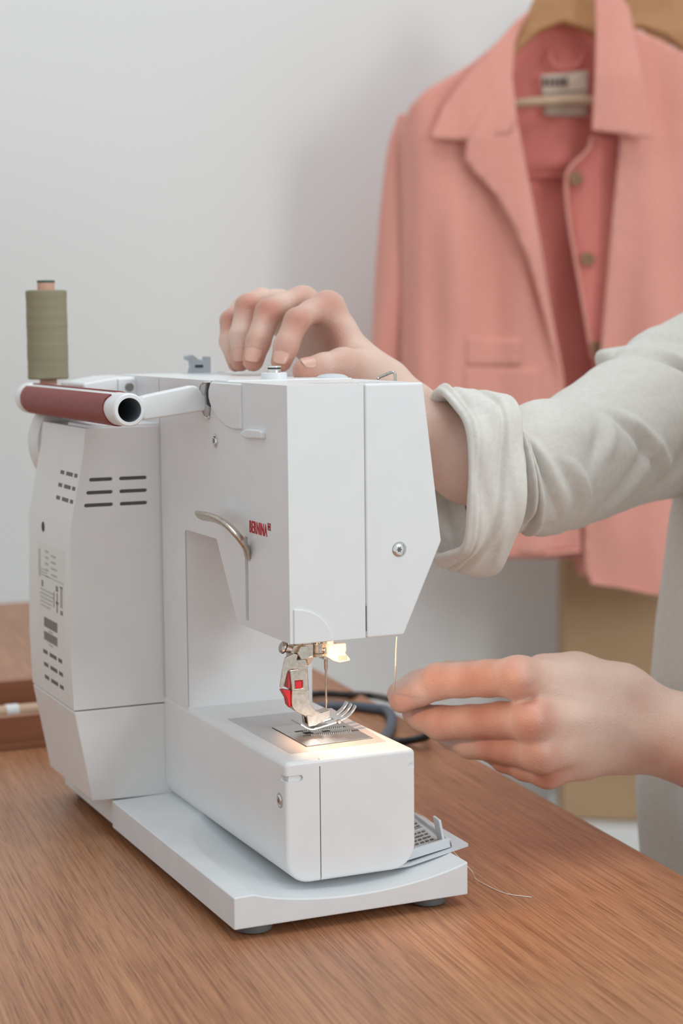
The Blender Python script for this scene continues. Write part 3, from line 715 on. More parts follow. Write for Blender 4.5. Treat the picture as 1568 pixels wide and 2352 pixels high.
mk('cover_rim', join(cpatch(0, .80, .03, .07, .005), cpatch(.77, .80, .03, .95, .0045)), GREYL, bcv, bevel=.0004)
mk('latch_upright', join(cpatch(.70, .74, .06, .20, .016)), GREYL, bcv, bevel=.0006)
mk('instruction_sticker', cpatch(.10, .68, .10, .50, .0003, .0024), mat('sticker_grey', (.50, .49, .48), .5), bcv, smooth=0)
mk('instruction_sticker', cpatch(.10, .68, .56, .80, .0003, .0024), bpy.data.materials['sticker_grey'], bcv, smooth=0)
sp = []
for j in range(9):
    for i in range(7):
        t0 = .12+j*.075
        if .47 < t0 < .56: continue
        s0 = .14+i*.075
        sp.append(cpatch(s0, s0+.045+.02*rnd.random(), t0, t0+.028, .0003, .0028))
mk('instruction_print', join(*sp), BLACKT, bcv, smooth=0)

# ------------------------------------------------------------------ thread spool (stands on the machine's pin)
sx, sy = 4.5, 360.0
spl = empty('thread_spool', (sx/1000, sy/1000, .278), 'tall spool of olive khaki thread on a pink tube, on the machine spool pin', 'thread')
prof = [(0, 13.0), (.6, 13.9)]
rn = random.Random(3)
z = .6
while z < 60.2:
    prof.append((z, 13.9+.05*math.sin(z*.9)+.10*math.sin(z*.31+2)+rn.uniform(-.05, .05))); z += .45
prof += [(60.4, 13.8), (60.8, 12.5)]
mk('wound_thread', MM(lathe((sx, sy, 279.2), (sx, sy, 400), prof, 64)), SPOOLT, spl, smooth=180)
mk('card_tube', MM(lathe((sx, sy, 275.6), (sx, sy, 400), [(0, 5.9), (69.6, 5.9), (69.6, 2.4)], 40)), SPOOLC, spl)
mk('green_rim', MM(lathe((sx, sy, 345.0), (sx, sy, 400), [(0, 6.1), (1.6, 6.1), (1.6, 2.5)], 40)), GREENC, spl)

# ------------------------------------------------------------------ threads
tag(mk('held_thread', tube([(0.1171,0.0450,0.1392), (0.1179,0.0480,0.1292), (0.1195,0.0520,0.1184), (0.1505,0.1177,0.0905)], .00042, 8, 4), THREAD), 'pale thread stretched from under the machine head down to the lower hand', 'thread')
tag(mk('loose_thread', tube([(0.1504,0.0903,0.0225), (0.1489,0.0690,0.0232), (0.1390,0.0292,0.0218), (0.1543,0.0266,0.0040), (0.1641,0.0407,-0.0054), (0.1635,0.0290,-0.0056), (0.1661,0.0082,-0.0056), (0.1758,-0.0042,-0.0056)], .00028, 6, 6), THREAD), 'loose pale thread end trailing over the open bobbin cover onto the table', 'thread')

# ------------------------------------------------------------------ wooden tray with a wooden tool
ty = empty('wooden_tray', (-.12, .55, TZ), 'reddish brown wooden tray on the table behind the machine, left edge', 'tray')
mk('front_wall', box(-.36, .10, .480, .490, TZ+.0005, .0195), TRAYW, ty, bevel=.0008)
mk('back_wall', box(-.36, .10, .600, .610, TZ+.0005, .0235), TRAYW, ty, bevel=.0008)
mk('end_wall', box(.10, .11, .480, .610, TZ+.0005, .0235), TRAYW, ty, bevel=.0008)
mk('end_wall', box(-.37, -.36, .480, .610, TZ+.0005, .0235), TRAYW, ty, bevel=.0008)
mk('bottom_board', box(-.36, .10, .490, .600, TZ+.0015, TZ+.006), TRAYW, ty)
mk('base_strip', box(-.365, .105, .4775, .4800, TZ+.0005, -.0015), TRAYW, ty)
tl = empty('wooden_tool', (-.02, .53, .001), 'pale wooden stick with a white band lying in the wooden tray', 'tool')
mk('stick', tube([(-.30, .525, .013), (-.12, .528, .013), (.0, .53, .012), (.09, .532, .011)], .0062, 14, 4), STICK, tl)
mk('white_band', tube([(.008, .5302, .0119), (.018, .5304, .0118)], .0068, 14, 3), CABW, tl)

# ------------------------------------------------------------------ cables
tag(mk('black_cable', tube([(.119, .285, .018), (.150, .300, .012), (.200, .400, .0), (0.2705,0.5435,-0.0022), (0.3076,0.5351,-0.0022), (0.3536,0.5895,-0.0173), (0.3287,0.4924,-0.0011), (0.3131,0.4119,0.0044), (0.2847,0.3367,0.0067), (0.2761,0.3566,-0.0022), (0.2579,0.3609,-0.0022), (.205, .335, -.0022), (.150, .318, .004), (.119, .312, .012)], .0030, 12, 8), CABLEK), 'black power cable curving over the table behind the sewing machine', 'cable')
tag(mk('grey_cable', tube([(.119, .262, .016), (.150, .270, .010), (.195, .350, .0), (0.2466,0.4871,-0.0015), (0.2873,0.4902,-0.0020), (0.3031,0.4726,-0.0020), (0.3074,0.4565,-0.0015), (0.2921,0.4166,-0.0015), (0.2588,0.3628,-0.0010), (.215, .300, -.0010), (.160, .250, .004), (.119, .240, .012)], .0042, 12, 8), CABLEB), 'blue grey cable curving over the table in front of the black cable', 'cable')

# ------------------------------------------------------------------ hanging jackets
JO = Vector((0.8670,1.2103,0.3963)); JX = Vector((RT.x, RT.y, 0)).normalized(); JF = Vector((-JX.y, JX.x, 0)); JS = 2.35/4134.7
def jw(px, py, off=0.0):
    return JO+JX*((px-1200)*JS)+Vector((0, 0, 1))*((600-py)*JS*1.006)+JF*off
def panel(name, outline, dfn, m, parent, th=.0018, step=14, smooth=180):
    pts = []
    n = len(outline)
    for i in range(n):
        a = Vector(outline[i]); b = Vector(outline[(i+1) % n]); L = (b-a).length; k = max(1, int(L/step))
        for j in range(k): pts.append(a+(b-a)*(j/k))
    nb_ = len(pts); edges = [(i, (i+1) % nb_) for i in range(nb_)]
    xs = [p.x for p in pts]; ys = [p.y for p in pts]
    def inside(x, y):
        c = False
        for i in range(nb_):
            x1, y1 = pts[i]; x2, y2 = pts[(i+1) % nb_]
            if (y1 > y) != (y2 > y) and x < (x2-x1)*(y-y1)/(y2-y1)+x1: c = not c
        return c
    y = min(ys)+step*.6
    row = 0
    while y < max(ys):
        x = min(xs)+step*.5+(row % 2)*step*.5
        while x < max(xs):
            if inside(x, y) and all((p.x-x)**2+(p.y-y)**2 > (step*.5)**2 for p in pts): pts.append(Vector((x, y)))
            x += step
        y += step*.87; row += 1
    V2, E2, F2, *_ = delaunay_2d_cdt(pts, edges, [list(range(nb_))], 1, 1e-4)
    V = [jw(v.x, v.y, dfn(v.x, v.y)) for v in V2]
    return mk(name, (V, [tuple(f) for f in F2]), m, parent, smooth=smooth, solid=th)
def wav(x, y, amp=.006, sx=.02, sy=.004, seed=0):
    return amp*noise.noise(Vector((x*sx, y*sy, seed)))
def g(x, c, w_): return math.exp(-((x-c)/w_)**2)
def fold(x, y, x0, y0, x1, y1, w_, amp):
    d = Vector((x1-x0, y1-y0)); L = d.length; d /= L
    q = Vector((x-x0, y-y0)); t = q.dot(d)/L; dist = q.x*d.y-q.y*d.x
    e = max(0, min(1, t*3, (1-t)*3)) if -.0 < t < 1 else 0
    return amp*e*math.exp(-(dist/w_)**2)

def hanger(name, off, dx, dy, label, hook=True):
    h = empty(name, jw(1300+dx, 60+dy, off), label, 'hanger', 'wooden hangers on the rail')
    cpts = [(-330, 205), (-240, 150), (-150, 90), (-75, 42), (0, 15), (75, 42), (150, 90), (240, 150), (330, 205)]
    upper = [(-315, 262), (-240, 205), (-165, 150), (-118, 95), (-98, 50), (-75, 5), (-50, -40), (-22, -66), (22, -66), (50, -40), (75, 5), (98, 50), (118, 95), (165, 150), (240, 205), (315, 262)]
    lower = [(300, 285), (230, 238), (160, 190), (100, 120), (50, 82), (-10, 60), (-60, 78), (-108, 118), (-160, 185), (-230, 238), (-300, 285)]
    poly = [(1300+dx+a, 10+dy+b) for a, b in upper+lower]
    n = len(poly); V, F_ = [], []
    V = [jw(x, y, off-.011) for x, y in poly]+[jw(x, y, off+.011) for x, y in poly]
    F_ = [tuple(range(n))[::-1], tuple(range(n, 2*n))]+[(i, (i+1) % n, n+(i+1) % n, n+i) for i in range(n)]
    mk('hanger_body', (V, F_), HANGW, h, bevel=.005, seg=3)
    mk('trouser_bar', tube([jw(1300+dx-292, 262+dy, off), jw(1300+dx, 240+dy, off), jw(1300+dx+292, 262+dy, off)], .0058, 14, 4), STICK, h)
    c = (1300+dx, -190+dy)
    pts = [jw(1300+dx, -55+dy, off), jw(1300+dx, -110+dy, off)]+[jw(c[0]+32*math.sin(math.radians(t)), c[1]+45+32-32*math.cos(math.radians(t))*1-32, off) for t in ()]
    pts += [jw(1300+dx+6, -140+dy, off), jw(1300+dx+34, -165+dy, off), jw(1300+dx+42, -200+dy, off), jw(1300+dx+18, -232+dy, off), jw(1300+dx-18, -232+dy, off), jw(1300+dx-38, -205+dy, off)]
    mk('hook', tube(pts, .0019, 10, 6), STEEL, h)
    return h
hanger('wooden_hanger', 0.0, 0, 0, 'wooden hanger inside the front pink jacket with a pale trouser bar')
h2 = hanger('wooden_hanger', .115, 205, -20, 'second wooden hanger, directly behind the front jacket shoulder')
hanger('wooden_hanger', .20, 320, -5, 'darker third wooden hanger at the upper right corner, rearmost')
mk('metal_clip', tube([jw(1465, 80, .098), jw(1485, 92, .096), jw(1560, 118, .096)], .003, 8, 4), mat('greenish_metal', (.22, .26, .24), .4, .8), h2)
rail0 = jw(1300, -225, -.10); rr = Vector((1300, 0))
# rail runs along the hooks into the wall
p0 = jw(1290, -213, -.12)-Vector((0, 0, .0)); p1 = jw(1620, -213, .30)
dirn = (p1-p0); t_wall = (1.63-.09*p0.x-p0.y)/(dirn.y+.09*dirn.x); p2 = p0+dirn*t_wall
rl = tag(mk('clothes_rail', cyl(p0, p2, .0085, seg=20), STEEL), 'straight steel clothes rail above the frame, fixed to the wall, holding the hangers', 'rail')

jk = empty('pink_jacket', jw(1300, 1300, 0), 'open pink linen jacket with wide collar and brown buttons, front garment on the rail', 'jacket')
def dl(x, y):   # left front
    d = -.030+wav(x, y, .012, .012, .0035, 1)
    d += .040*g(x, 905, 40)+.012*g(x, 1290, 60)
    d += fold(x, y, 1040, 420, 1010, 1250, 34, -.010)+fold(x, y, 1120, 480, 1180, 1250, 40, .012)+fold(x, y, 960, 330, 965, 1200, 22, -.006)
    if y < 330: d += .022*max(0, (330-y)/300)
    return d
left = [(1205, 52), (1150, 108), (1075, 165), (985, 215), (945, 250), (921, 300), (924, 500), (920, 700), (916, 900), (925, 1100), (930, 1270), (1130, 1272), (1332, 1262), (1330, 1180), (1312, 1000), (1292, 885), (1255, 700), (1215, 480), (1180, 290), (1172, 200), (1178, 120)]
mk_l = panel('left_front', left, dl, PINK, jk)
def drr(x, y):
    d = -.034+wav(x, y, .012, .011, .0035, 5)+.035*g(x, 1720, 50)
    d += fold(x, y, 1500, 400, 1470, 1300, 36, -.010)+fold(x, y, 1430, 600, 1420, 1250, 26, .008)
    if y < 330: d += .022*max(0, (330-y)/300)
    return d
right = [(1400, 45), (1435, 82), (1500, 112), (1568, 148), (1650, 195), (1705, 250), (1722, 320), (1718, 700), (1712, 1000), (1705, 1372), (1520, 1362), (1420, 1345), (1352, 1336), (1338, 1300), (1336, 1180), (1358, 960), (1374, 780), (1385, 640), (1398, 480), (1410, 340), (1385, 200)]
panel('right_front', right, drr, PINK, jk)
back = [(1200, 50), (1300, 62), (1400, 50), (1440, 90), (1560, 160), (1690, 240), (1700, 700), (1690, 1290), (960, 1262), (955, 700), (955, 260), (1080, 160)]
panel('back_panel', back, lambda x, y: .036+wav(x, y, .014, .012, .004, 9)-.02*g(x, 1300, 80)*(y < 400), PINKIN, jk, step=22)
mk('yoke_seam', tube([jw(1150, 402, .020), jw(1250, 405, .016), jw(1350, 402, .016), jw(1450, 400, .020)], .0013, 6, 4), PINKIN, jk)
# turned-out lapel on the left and its shadowed edge
lap = [(1068, 330), (1062, 372), (1078, 400), (1130, 452), (1168, 520), (1203, 600), (1232, 690), (1262, 790), (1291, 886), (1256, 700), (1216, 480), (1180, 290), (1172, 200), (1120, 250)]
panel('lapel', lap, lambda x, y: dl(x, y)-.009-.009*max(0, min(1, (1215-x+(y-300)*.25)/120)), PINK, jk, th=.003, step=11)
lc = [(1218, 40), (1180, 70), (1120, 135), (1060, 200), (1015, 260), (985, 330), (1068, 336), (1110, 330), (1165, 318), (1178, 290), (1170, 200), (1178, 120), (1196, 75)]
panel('collar_leaf', lc, lambda x, y: dl(x, y)-.011-.005*max(0, min(1, (y-100)/200)), PINK, jk, th=.003, step=11)
rc = [(1352, 8), (1395, 14), (1425, 52), (1436, 112), (1456, 220), (1477, 338), (1420, 330), (1360, 322), (1342, 318), (1348, 200), (1352, 100)]
panel('collar_leaf', rc, lambda x, y: -.062+.020*max(0, (200-y)/200)-.006*g(x, 1400, 40), PINK, jk, th=.004, step=10)
pk = [(1352, 322), (1360, 322), (1418, 332), (1412, 480), (1402, 700), (1392, 900), (1380, 1100), (1372, 1100), (1372, 900), (1358, 820), (1326, 640), (1303, 510), (1296, 425), (1306, 392), (1345, 356)]
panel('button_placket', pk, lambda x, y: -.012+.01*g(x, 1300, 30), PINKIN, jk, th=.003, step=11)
mk('placket_edge', tube([jw(1353, 326, -.018), jw(1345, 354, -.018), jw(1306, 392, -.015), jw(1296, 425, -.012), jw(1303, 510, -.012), jw(1326, 640, -.012), jw(1358, 820, -.012)], .0028, 8, 5), PINK, jk)
for x, y in ((1318, 417), (1345, 597), (1367, 797)):
    c = jw(x, y, -.0165)
    b0 = mk('button', lathe(c+JF*.002, c-JF*.004, [(0, .0088), (.0025, .0088), (.0036, .0078), (.0034, .0058)], 28), BTN, jk)
    mk('button_holes', join(*[lathe(c-JF*.0014+JX*a+Vector((0, 0, b)), c-JF*.004+JX*a+Vector((0, 0, b)), [(0, .0011), (.0006, .0011)], 10) for a in (-.002, .002) for b in (-.002, .002)]), DARK, b0, smooth=0)
tg = panel('neck_label', [(1243, 181), (1352, 172), (1350, 275), (1250, 272)], lambda x, y: .010, TAG, jk, th=.0015, step=20)
tb = []
for k, (a, b) in enumerate(((1247, 1256), (1259, 1267), (1270, 1279), (1282, 1292), (1294, 1304))):
    q = [jw(a, 188, .0085), jw(b, 187, .0085), jw(b, 207, .0085), jw(a, 208, .0085)]
    tb.append(quad_slab(q, .0004))
tb += [quad_slab([jw(1250, 222, .0085), jw(1342, 216, .0085), jw(1342, 219, .0085), jw(1250, 225, .0085)], .0004)]
mk('label_print', join(*tb), TAGT, tg, smooth=0)
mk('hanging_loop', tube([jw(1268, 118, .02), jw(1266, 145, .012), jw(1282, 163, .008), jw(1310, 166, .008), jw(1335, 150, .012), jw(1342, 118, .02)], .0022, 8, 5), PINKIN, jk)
pf_ = [(1066, 768), (1190, 774), (1190, 838), (1066, 834)]
panel('pocket_flap', pf_, lambda x, y: dl(x, y)-.0022, PINK, jk, th=.002)
panel('pocket', [(1060, 836), (1235, 842), (1238, 1010), (1150, 1040), (1062, 1008)], lambda x, y: dl(x, y)-.0015, PINK, jk, th=.0014)
# hems and sleeve
mk('hem_edge', tube([jw(x, 1268 if x < 1300 else 1262, dl(x, 1262)) for x in (932, 1010, 1090, 1170, 1250, 1330)], .0026, 8, 5), PINK, jk)
mk('hem_edge', tube([jw(1352, 1334, drr(1352, 1334)), jw(1420, 1343, drr(1420, 1343)), jw(1520, 1360, drr(1520, 1360)), jw(1700, 1370, drr(1700, 1370))], .0026, 8, 5), PINK, jk)
def sleeve_m(sgn, x0):
    st = [(0, 262, 20), (-8, 330, 34), (-14, 450, 42), (-24, 600, 48), (-38, 750, 50), (-52, 900, 50), (-62, 1040, 48), (-66, 1120, 46)]
    V, F_ = [], []; seg = 28
    c_ = catmull([(a, b, r) for a, b, r in st], 6)
    for p in c_:
        for i in range(seg):
            t = 2*math.pi*i/seg; r = p.z*(1+.10*math.sin(3*t+p.y*.01))
            V.append(jw(x0+sgn*(p.x+r*math.cos(t)), p.y, .035+r*.9*JS*math.sin(t)))
    for j in range(len(c_)-1):
        for i in range(seg):
            k = (i+1) % seg; F_.append((j*seg+i, j*seg+k, (j+1)*seg+k, (j+1)*seg+i))
    F_.append(tuple(range(seg)))
    return V, F_
mk('sleeve', sleeve_m(1, 938), PINK, jk, smooth=180, recalc=True)
mk('sleeve', sleeve_m(-1, 1712), PINK, jk, smooth=180, recalc=True)

# second pink shirt, behind
j2 = empty('pink_shirt', jw(1300, 1310, .1), 'second pink shirt hanging behind the front jacket, only its hem showing below', 'shirt')
s2 = [(1420, 70), (1520, 92), (1640, 165), (1720, 250), (1722, 800), (1715, 1385), (1350, 1345), (1345, 1302), (1200, 1302), (985, 1300), (960, 900), (975, 300), (1100, 160), (1250, 90)]
panel('body_panel', s2, lambda x, y: .082+wav(x, y, .010, .012, .003, 21), PINK, j2, step=24, th=.003)
panel('back_panel', s2, lambda x, y: .105+wav(x, y, .008, .012, .003, 25), PINKIN, j2, step=34, th=.002)
mk('hem_edge', tube([jw(x, 1299, .082+wav(x, 1299, .010, .012, .003, 21)) for x in (990, 1080, 1160, 1250, 1340)], .003, 8, 5), PINK, j2)

# ------------------------------------------------------------------ board and white cabinet in the background
bl_, br_ = Vector((1.0155,1.3516,-0.4015)), Vector((1.1340,1.2291,-0.4329))
zb = bl_.z
fr = [(bl_.x, bl_.y), (br_.x+.1, br_.y-.03), (br_.x+.16, br_.y+.15), (bl_.x+.05, bl_.y+.10)]
bd = tag(mk('tall_box', prism(fr, 'z', zb, zb+.62), BOARD, bevel=.004), 'tall plain brown box standing on the white cabinet under the jackets', 'box')
fr2 = [(bl_.x-.02, bl_.y-.035), (br_.x+.3, br_.y-.20), (br_.x+.4, br_.y+.20), (bl_.x+.06, bl_.y+.14)]
cb = empty('white_cabinet', (bl_.x+.1, bl_.y, -.76), 'low white cabinet under the tall brown box', 'cabinet')
mk('cabinet_body', prism(fr2, 'z', -.745, zb-.001), CABW, cb, bevel=.003)
mk('plinth', prism([(x+.01, y+.01) for x, y in fr2], 'z', -.76, -.745), CABW, cb)

# ------------------------------------------------------------------ signed-distance bodies -> one continuous skin surface
import openvdb
def sdf_cone(Pg, a, b, ra, rb):
    a = np.array(a, 'f'); b = np.array(b, 'f'); ba = b-a; L2 = float(ba@ba)+1e-12
    t = np.clip(((Pg-a)@ba)/L2, 0, 1)
    d = Pg-a-t[..., None]*ba
    return np.sqrt((d*d).sum(-1))-(ra+(rb-ra)*t)
def smin(a, b, k):
    h = np.clip(.5+.5*(b-a)/k, 0, 1)
    return b+(a-b)*h-k*h*(1-h)
def vdb_mesh(field, lo, h):
    gr = openvdb.FloatGrid(float(field.max())); gr.copyFromArray(np.ascontiguousarray(field, dtype='f'))
    pts, quads = gr.convertToQuads(isovalue=0)
    return pts*h+np.array(lo), quads
def chain(Pg, pts, k=.003):
    d = None
    for (p, ra), (q, rb) in zip(pts, pts[1:]):
        e = sdf_cone(Pg, p, q, ra, rb); d = e if d is None else smin(d, e, k)
    return d
def grid(lo, hi, h):
    ax = [np.arange(lo[i], hi[i], h, dtype='f') for i in range(3)]
    return np.stack(np.meshgrid(*ax, indexing='ij'), -1)
def build_limb(fingers, palm, extras, k_f, k_p, h, pad=.012, cut=None):
    allp = [(np.array(p), r) for ch in fingers+palm for p, r in ch]
    lo = np.min([p-r for p, r in allp], 0)-pad; hi = np.max([p+r for p, r in allp], 0)+pad
    Pg = grid(lo, hi, h); f = None
    for ch in fingers:
        e = chain(Pg, ch, .0025); f = e if f is None else smin(f, e, k_f)
    p_ = None
    for ch in palm:
        e = chain(Pg, ch, .006); p_ = e if p_ is None else smin(p_, e, k_p)
    d = smin(f, p_, .006) if p_ is not None else f
    for kind, p, r, amt in extras:
        q = Pg-np.array(p, 'f'); dist = np.sqrt((q*q).sum(-1))
        d = d-amt*np.exp(-(dist/r)**2)
    return vdb_mesh(d, lo, h)
def R(*a): return a
def FP(x, y, d): return tuple(CAM+(FW+RT*((x-784)/4134.7)-UP*((y-1176)/4134.7))*d)
BODY = []
def skin_obj(V, Q, flush_shade):
    me = bpy.data.meshes.new('skin'); me.from_pydata(V.tolist(), [], Q.tolist())
    b = bmesh.new(); b.from_mesh(me); bmesh.ops.recalc_face_normals(b, faces=b.faces)
    bmesh.ops.smooth_vert(b, verts=b.verts, factor=.5, use_axis_x=True, use_axis_y=True, use_axis_z=True)
    b.to_mesh(me); b.free()
    co = np.array([v.co for v in me.vertices]); fl = np.zeros(len(co))
    for p, r, a in flush_shade: fl = np.maximum(fl, a*np.exp(-(((co-np.array(p))**2).sum(1))/(r*r)))
    BODY.append((co, [tuple(p.vertices) for p in me.polygons], fl)); bpy.data.meshes.remove(me)
def body_obj(parent):
    V, F_, fl, k = [], [], [], 0
    for co, f, a in BODY:
        V.append(co); fl.append(a); F_ += [tuple(i+k for i in q) for q in f]; k += len(co)
    me = bpy.data.meshes.new('body'); me.from_pydata(np.concatenate(V).tolist(), [], F_); me.shade_smooth(); me.materials.append(SKIN)
    at = me.attributes.new('flush_shade', 'FLOAT', 'POINT'); at.data.foreach_set('value', np.concatenate(fl).astype('f'))
    return link_mesh('body', me, parent)

person = empty('person', (0.5252,0.1428,-0.1750), 'person in a loose off-white linen shirt with rolled sleeves, threading the sewing machine', 'person')
# lower (left) hand, in front: index and thumb pinch the thread
L_idx = [((0.2031,0.0584,0.1058), .0118), ((0.1952,0.0813,0.1020), .0112), ((0.1871,0.0978,0.0988), .0106), ((0.1778,0.1127,0.0962), .0112), ((0.1689,0.1193,0.0903), .0095), ((0.1580,0.1235,0.0843), .0080)]
L_mid = [((0.2081,0.0491,0.0813), .0118), ((0.2016,0.0768,0.0767), .0110), ((0.1927,0.0989,0.0721), .0104), ((0.1816,0.1168,0.0689), .0108), ((0.1745,0.1278,0.0710), .0085), ((0.1706,0.1321,0.0735), .0075)]
L_rng = [((0.2136,0.0509,0.0612), .0112), ((0.2075,0.0820,0.0584), .0100), ((0.1995,0.1117,0.0557), .0098), ((0.1950,0.1292,0.0570), .0082), ((0.1905,0.1383,0.0606), .0070)]
L_pnk = [((0.2263,0.0633,0.0455), .0092), ((0.2177,0.0761,0.0468), .0088), ((0.2139,0.0934,0.0480), .0085), ((0.2120,0.1120,0.0499), .0070), ((0.2083,0.1251,0.0537), .0060)]
L_thb = [((0.2689,0.0970,0.0838), .0140), ((0.2408,0.1189,0.0885), .0112), ((0.2125,0.1299,0.0936), .0098), ((0.1947,0.1313,0.0941), .0098), ((0.1726,0.1299,0.0916), .0090), ((0.1594,0.1287,0.0871), .0080)]
palmL = [
 [((0.2036,0.0582,0.1058), .0122), ((0.2411,0.0669,0.0967), .0150), ((0.2806,0.0656,0.0858), .0172)],
 [((0.2088,0.0487,0.0813), .0118), ((0.2423,0.0587,0.0779), .0150), ((0.2778,0.0610,0.0734), .0180)],
 [((0.2141,0.0507,0.0612), .0112), ((0.2465,0.0605,0.0618), .0145), ((0.2793,0.0631,0.0587), .0168)],
 [((0.2263,0.0632,0.0449), .0090), ((0.2526,0.0652,0.0494), .0110), ((0.2802,0.0646,0.0556), .0150)],
 [((0.2312,0.0785,0.1020), .0120), ((0.2554,0.0802,0.0957), .0165), ((0.2815,0.0718,0.0856), .0165)],
 [((0.2806,0.0656,0.0858), .0170), ((0.3115,0.0464,0.0775), .0085), ((0.3545,0.0037,0.0638), .0270), ((0.3778,-0.0504,0.0482), .0290)],
 [((0.2793,0.0631,0.0587), .0165), ((0.3098,0.0434,0.0439), .0085), ((0.3523,-0.0001,0.0222), .0270), ((0.3770,-0.0518,0.0319), .0290)],
 [((0.2800,0.0644,0.0725), .0180), ((0.3107,0.0449,0.0606), .0230), ((0.3534,0.0018,0.0430), .0320), ((0.3774,-0.0511,0.0399), .0320)],
]
ex = [('b', (0.1980,0.0444,0.1077), .0075, .0018), ('b', (0.2022,0.0355,0.0843), .0075, .0020), ('b', (0.2080,0.0384,0.0645), .007, .0018), ('b', (0.2198,0.0532,0.0474), .006, .0012),
      ('b', (0.2813,0.0429,0.0926), .012, -.0012), ('b', (0.2053,0.0495,0.0937), .005, -.0022), ('b', (0.2091,0.0453,0.0718), .005, -.0022), ('b', (0.2156,0.0493,0.0545), .004, -.0016),
      ('b', (0.2768,0.0403,0.0615), .010, .0014)]
for k in range(14):   # extensor tendons
    f = k/13
    ex += [('b', (0.2068,0.0520,0.1030) if k == 0 else tuple(Vector((0.2058,0.0503,0.1034)).lerp(Vector((0.2652,0.0513,0.0840)), f)), .0036, .0011*(1-f*.7)),
           ('b', tuple(Vector((0.2107,0.0435,0.0819)).lerp(Vector((0.2662,0.0479,0.0771)), f)), .0034, .0012*(1-f*.7)),
           ('b', tuple(Vector((0.2163,0.0455,0.0626)).lerp(Vector((0.2674,0.0497,0.0681)), f)), .0034, .0010*(1-f*.7))]
V, Q = build_limb([L_idx, L_mid, L_rng, L_pnk, L_thb], palmL, ex, .0016, .010, .0013)
fl = [((0.2013,0.0527,0.1070), .013, .9), ((0.2058,0.0436,0.0826), .014, 1.0), ((0.2128,0.0470,0.0622), .013, .95), ((0.2226,0.0550,0.0456), .012, .9), ((0.1729,0.1043,0.0994), .013, .65), ((0.1757,0.1064,0.0713), .014, .65), ((0.1847,0.0730,0.1039), .02, .45), ((0.1858,0.0697,0.0789), .022, .6), ((0.1993,0.0727,0.0613), .022, .7),
      ((0.1512,0.1136,0.0868), .012, .8), ((0.1636,0.1179,0.0762), .012, .7), ((0.2110,0.0882,0.0489), .016, .8), ((0.2851,0.0388,0.0516), .016, .5), ((0.2795,0.0402,0.0906), .010, .35), ((0.2980,0.0264,0.0410), .02, .6)]
fl += [(FP(x, 1560, 1.075), .020, .62) for x in (950, 1010, 1070, 1130)]+[(FP(x, 1657, 1.078), .019, .75) for x in (980, 1040, 1100, 1160)]+[(FP(x, 1712, 1.085), .017, .85) for x in (1050, 1110, 1170)]+[(FP(x, 1750, 1.095), .017, .9) for x in (1150, 1205)]  # shade of the turned-away fingers put into the skin colour
skin_obj(V, Q, fl)
# upper (right) hand, over the top of the machine
U_pnk = [((0.1227,0.2590,0.3264), 0.0082), ((0.1088,0.2564,0.3264), 0.0071), ((0.0972,0.2496,0.3179), 0.0067), ((0.0929,0.2411,0.3041), 0.0063), ((0.0939,0.2325,0.2899), 0.0052)]
U_rng = [((0.1303,0.2469,0.3279), 0.0091), ((0.1155,0.2406,0.3306), 0.0080), ((0.1034,0.2346,0.3269), 0.0078), ((0.0950,0.2253,0.3083), 0.0072), ((0.0918,0.2182,0.2912), 0.0060)]
U_mid = [((0.1377,0.2240,0.3292), 0.0097), ((0.1227,0.2172,0.3269), 0.0086), ((0.1081,0.2101,0.3227), 0.0084), ((0.0976,0.2016,0.3042), 0.0077), ((0.0922,0.1972,0.2923), 0.0067)]
U_idx = [((0.1419,0.1951,0.3243), 0.0104), ((0.1284,0.1876,0.3210), 0.0089), ((0.1161,0.1815,0.3164), 0.0086), ((0.1062,0.1766,0.3015), 0.0078), ((0.1019,0.1742,0.2922), 0.0066)]
U_thb = [((0.1524,0.1628,0.2848), 0.0139), ((0.1353,0.1544,0.2887), 0.0111), ((0.1203,0.1501,0.2883), 0.0091), ((0.1070,0.1492,0.2867), 0.0078)]
palmU = [
 [((0.1424,0.1949,0.3243), 0.0108), ((0.1460,0.1871,0.3091), 0.0116), ((0.1515,0.1737,0.2900), 0.0130)],
 [((0.1376,0.2239,0.3286), 0.0099), ((0.1463,0.2069,0.3091), 0.0121), ((0.1557,0.1829,0.2898), 0.0130)],
 [((0.1308,0.2467,0.3273), 0.0093), ((0.1478,0.2233,0.3049), 0.0117), ((0.1590,0.1900,0.2883), 0.0130)],
 [((0.1232,0.2587,0.3258), 0.0084), ((0.1462,0.2303,0.3021), 0.0112), ((0.1593,0.1941,0.2868), 0.0130)],
 [((0.1361,0.1562,0.2887), 0.0113), ((0.1529,0.1637,0.2847), 0.0139), ((0.1662,0.1635,0.2763), 0.0149)],
 [((0.1540,0.1791,0.2891), 0.0140), ((0.1673,0.1672,0.2754), 0.0160), ((0.1790,0.1558,0.2591), 0.0195), ((0.1915,0.1417,0.2420), 0.0237), ((0.2088,0.1281,0.2291), 0.0260), ((0.2336,0.1229,0.2225), 0.0260)],
 [((0.2336,0.1229,0.2225), 0.0260), ((0.2861,0.1419,0.2280), 0.0301), ((0.3839,0.1991,0.2450), 0.0357), ((0.5622,0.3084,0.2699), 0.0450)],
]
exu = [('b', (0.1389,0.1835,0.3269), .008, .0012), ('b', (0.1336,0.2129,0.3318), .007, .0010), ('b', (0.1425,0.1635,0.2997), .012, -.002), ('b', (0.1351,0.1836,0.3024), .012, -.004), ('b', (0.1291,0.1869,0.3079), .010, -.003)]
V, Q = build_limb([U_pnk, U_rng, U_mid, U_idx, U_thb], palmU, exu, .0012, .009, .0015)
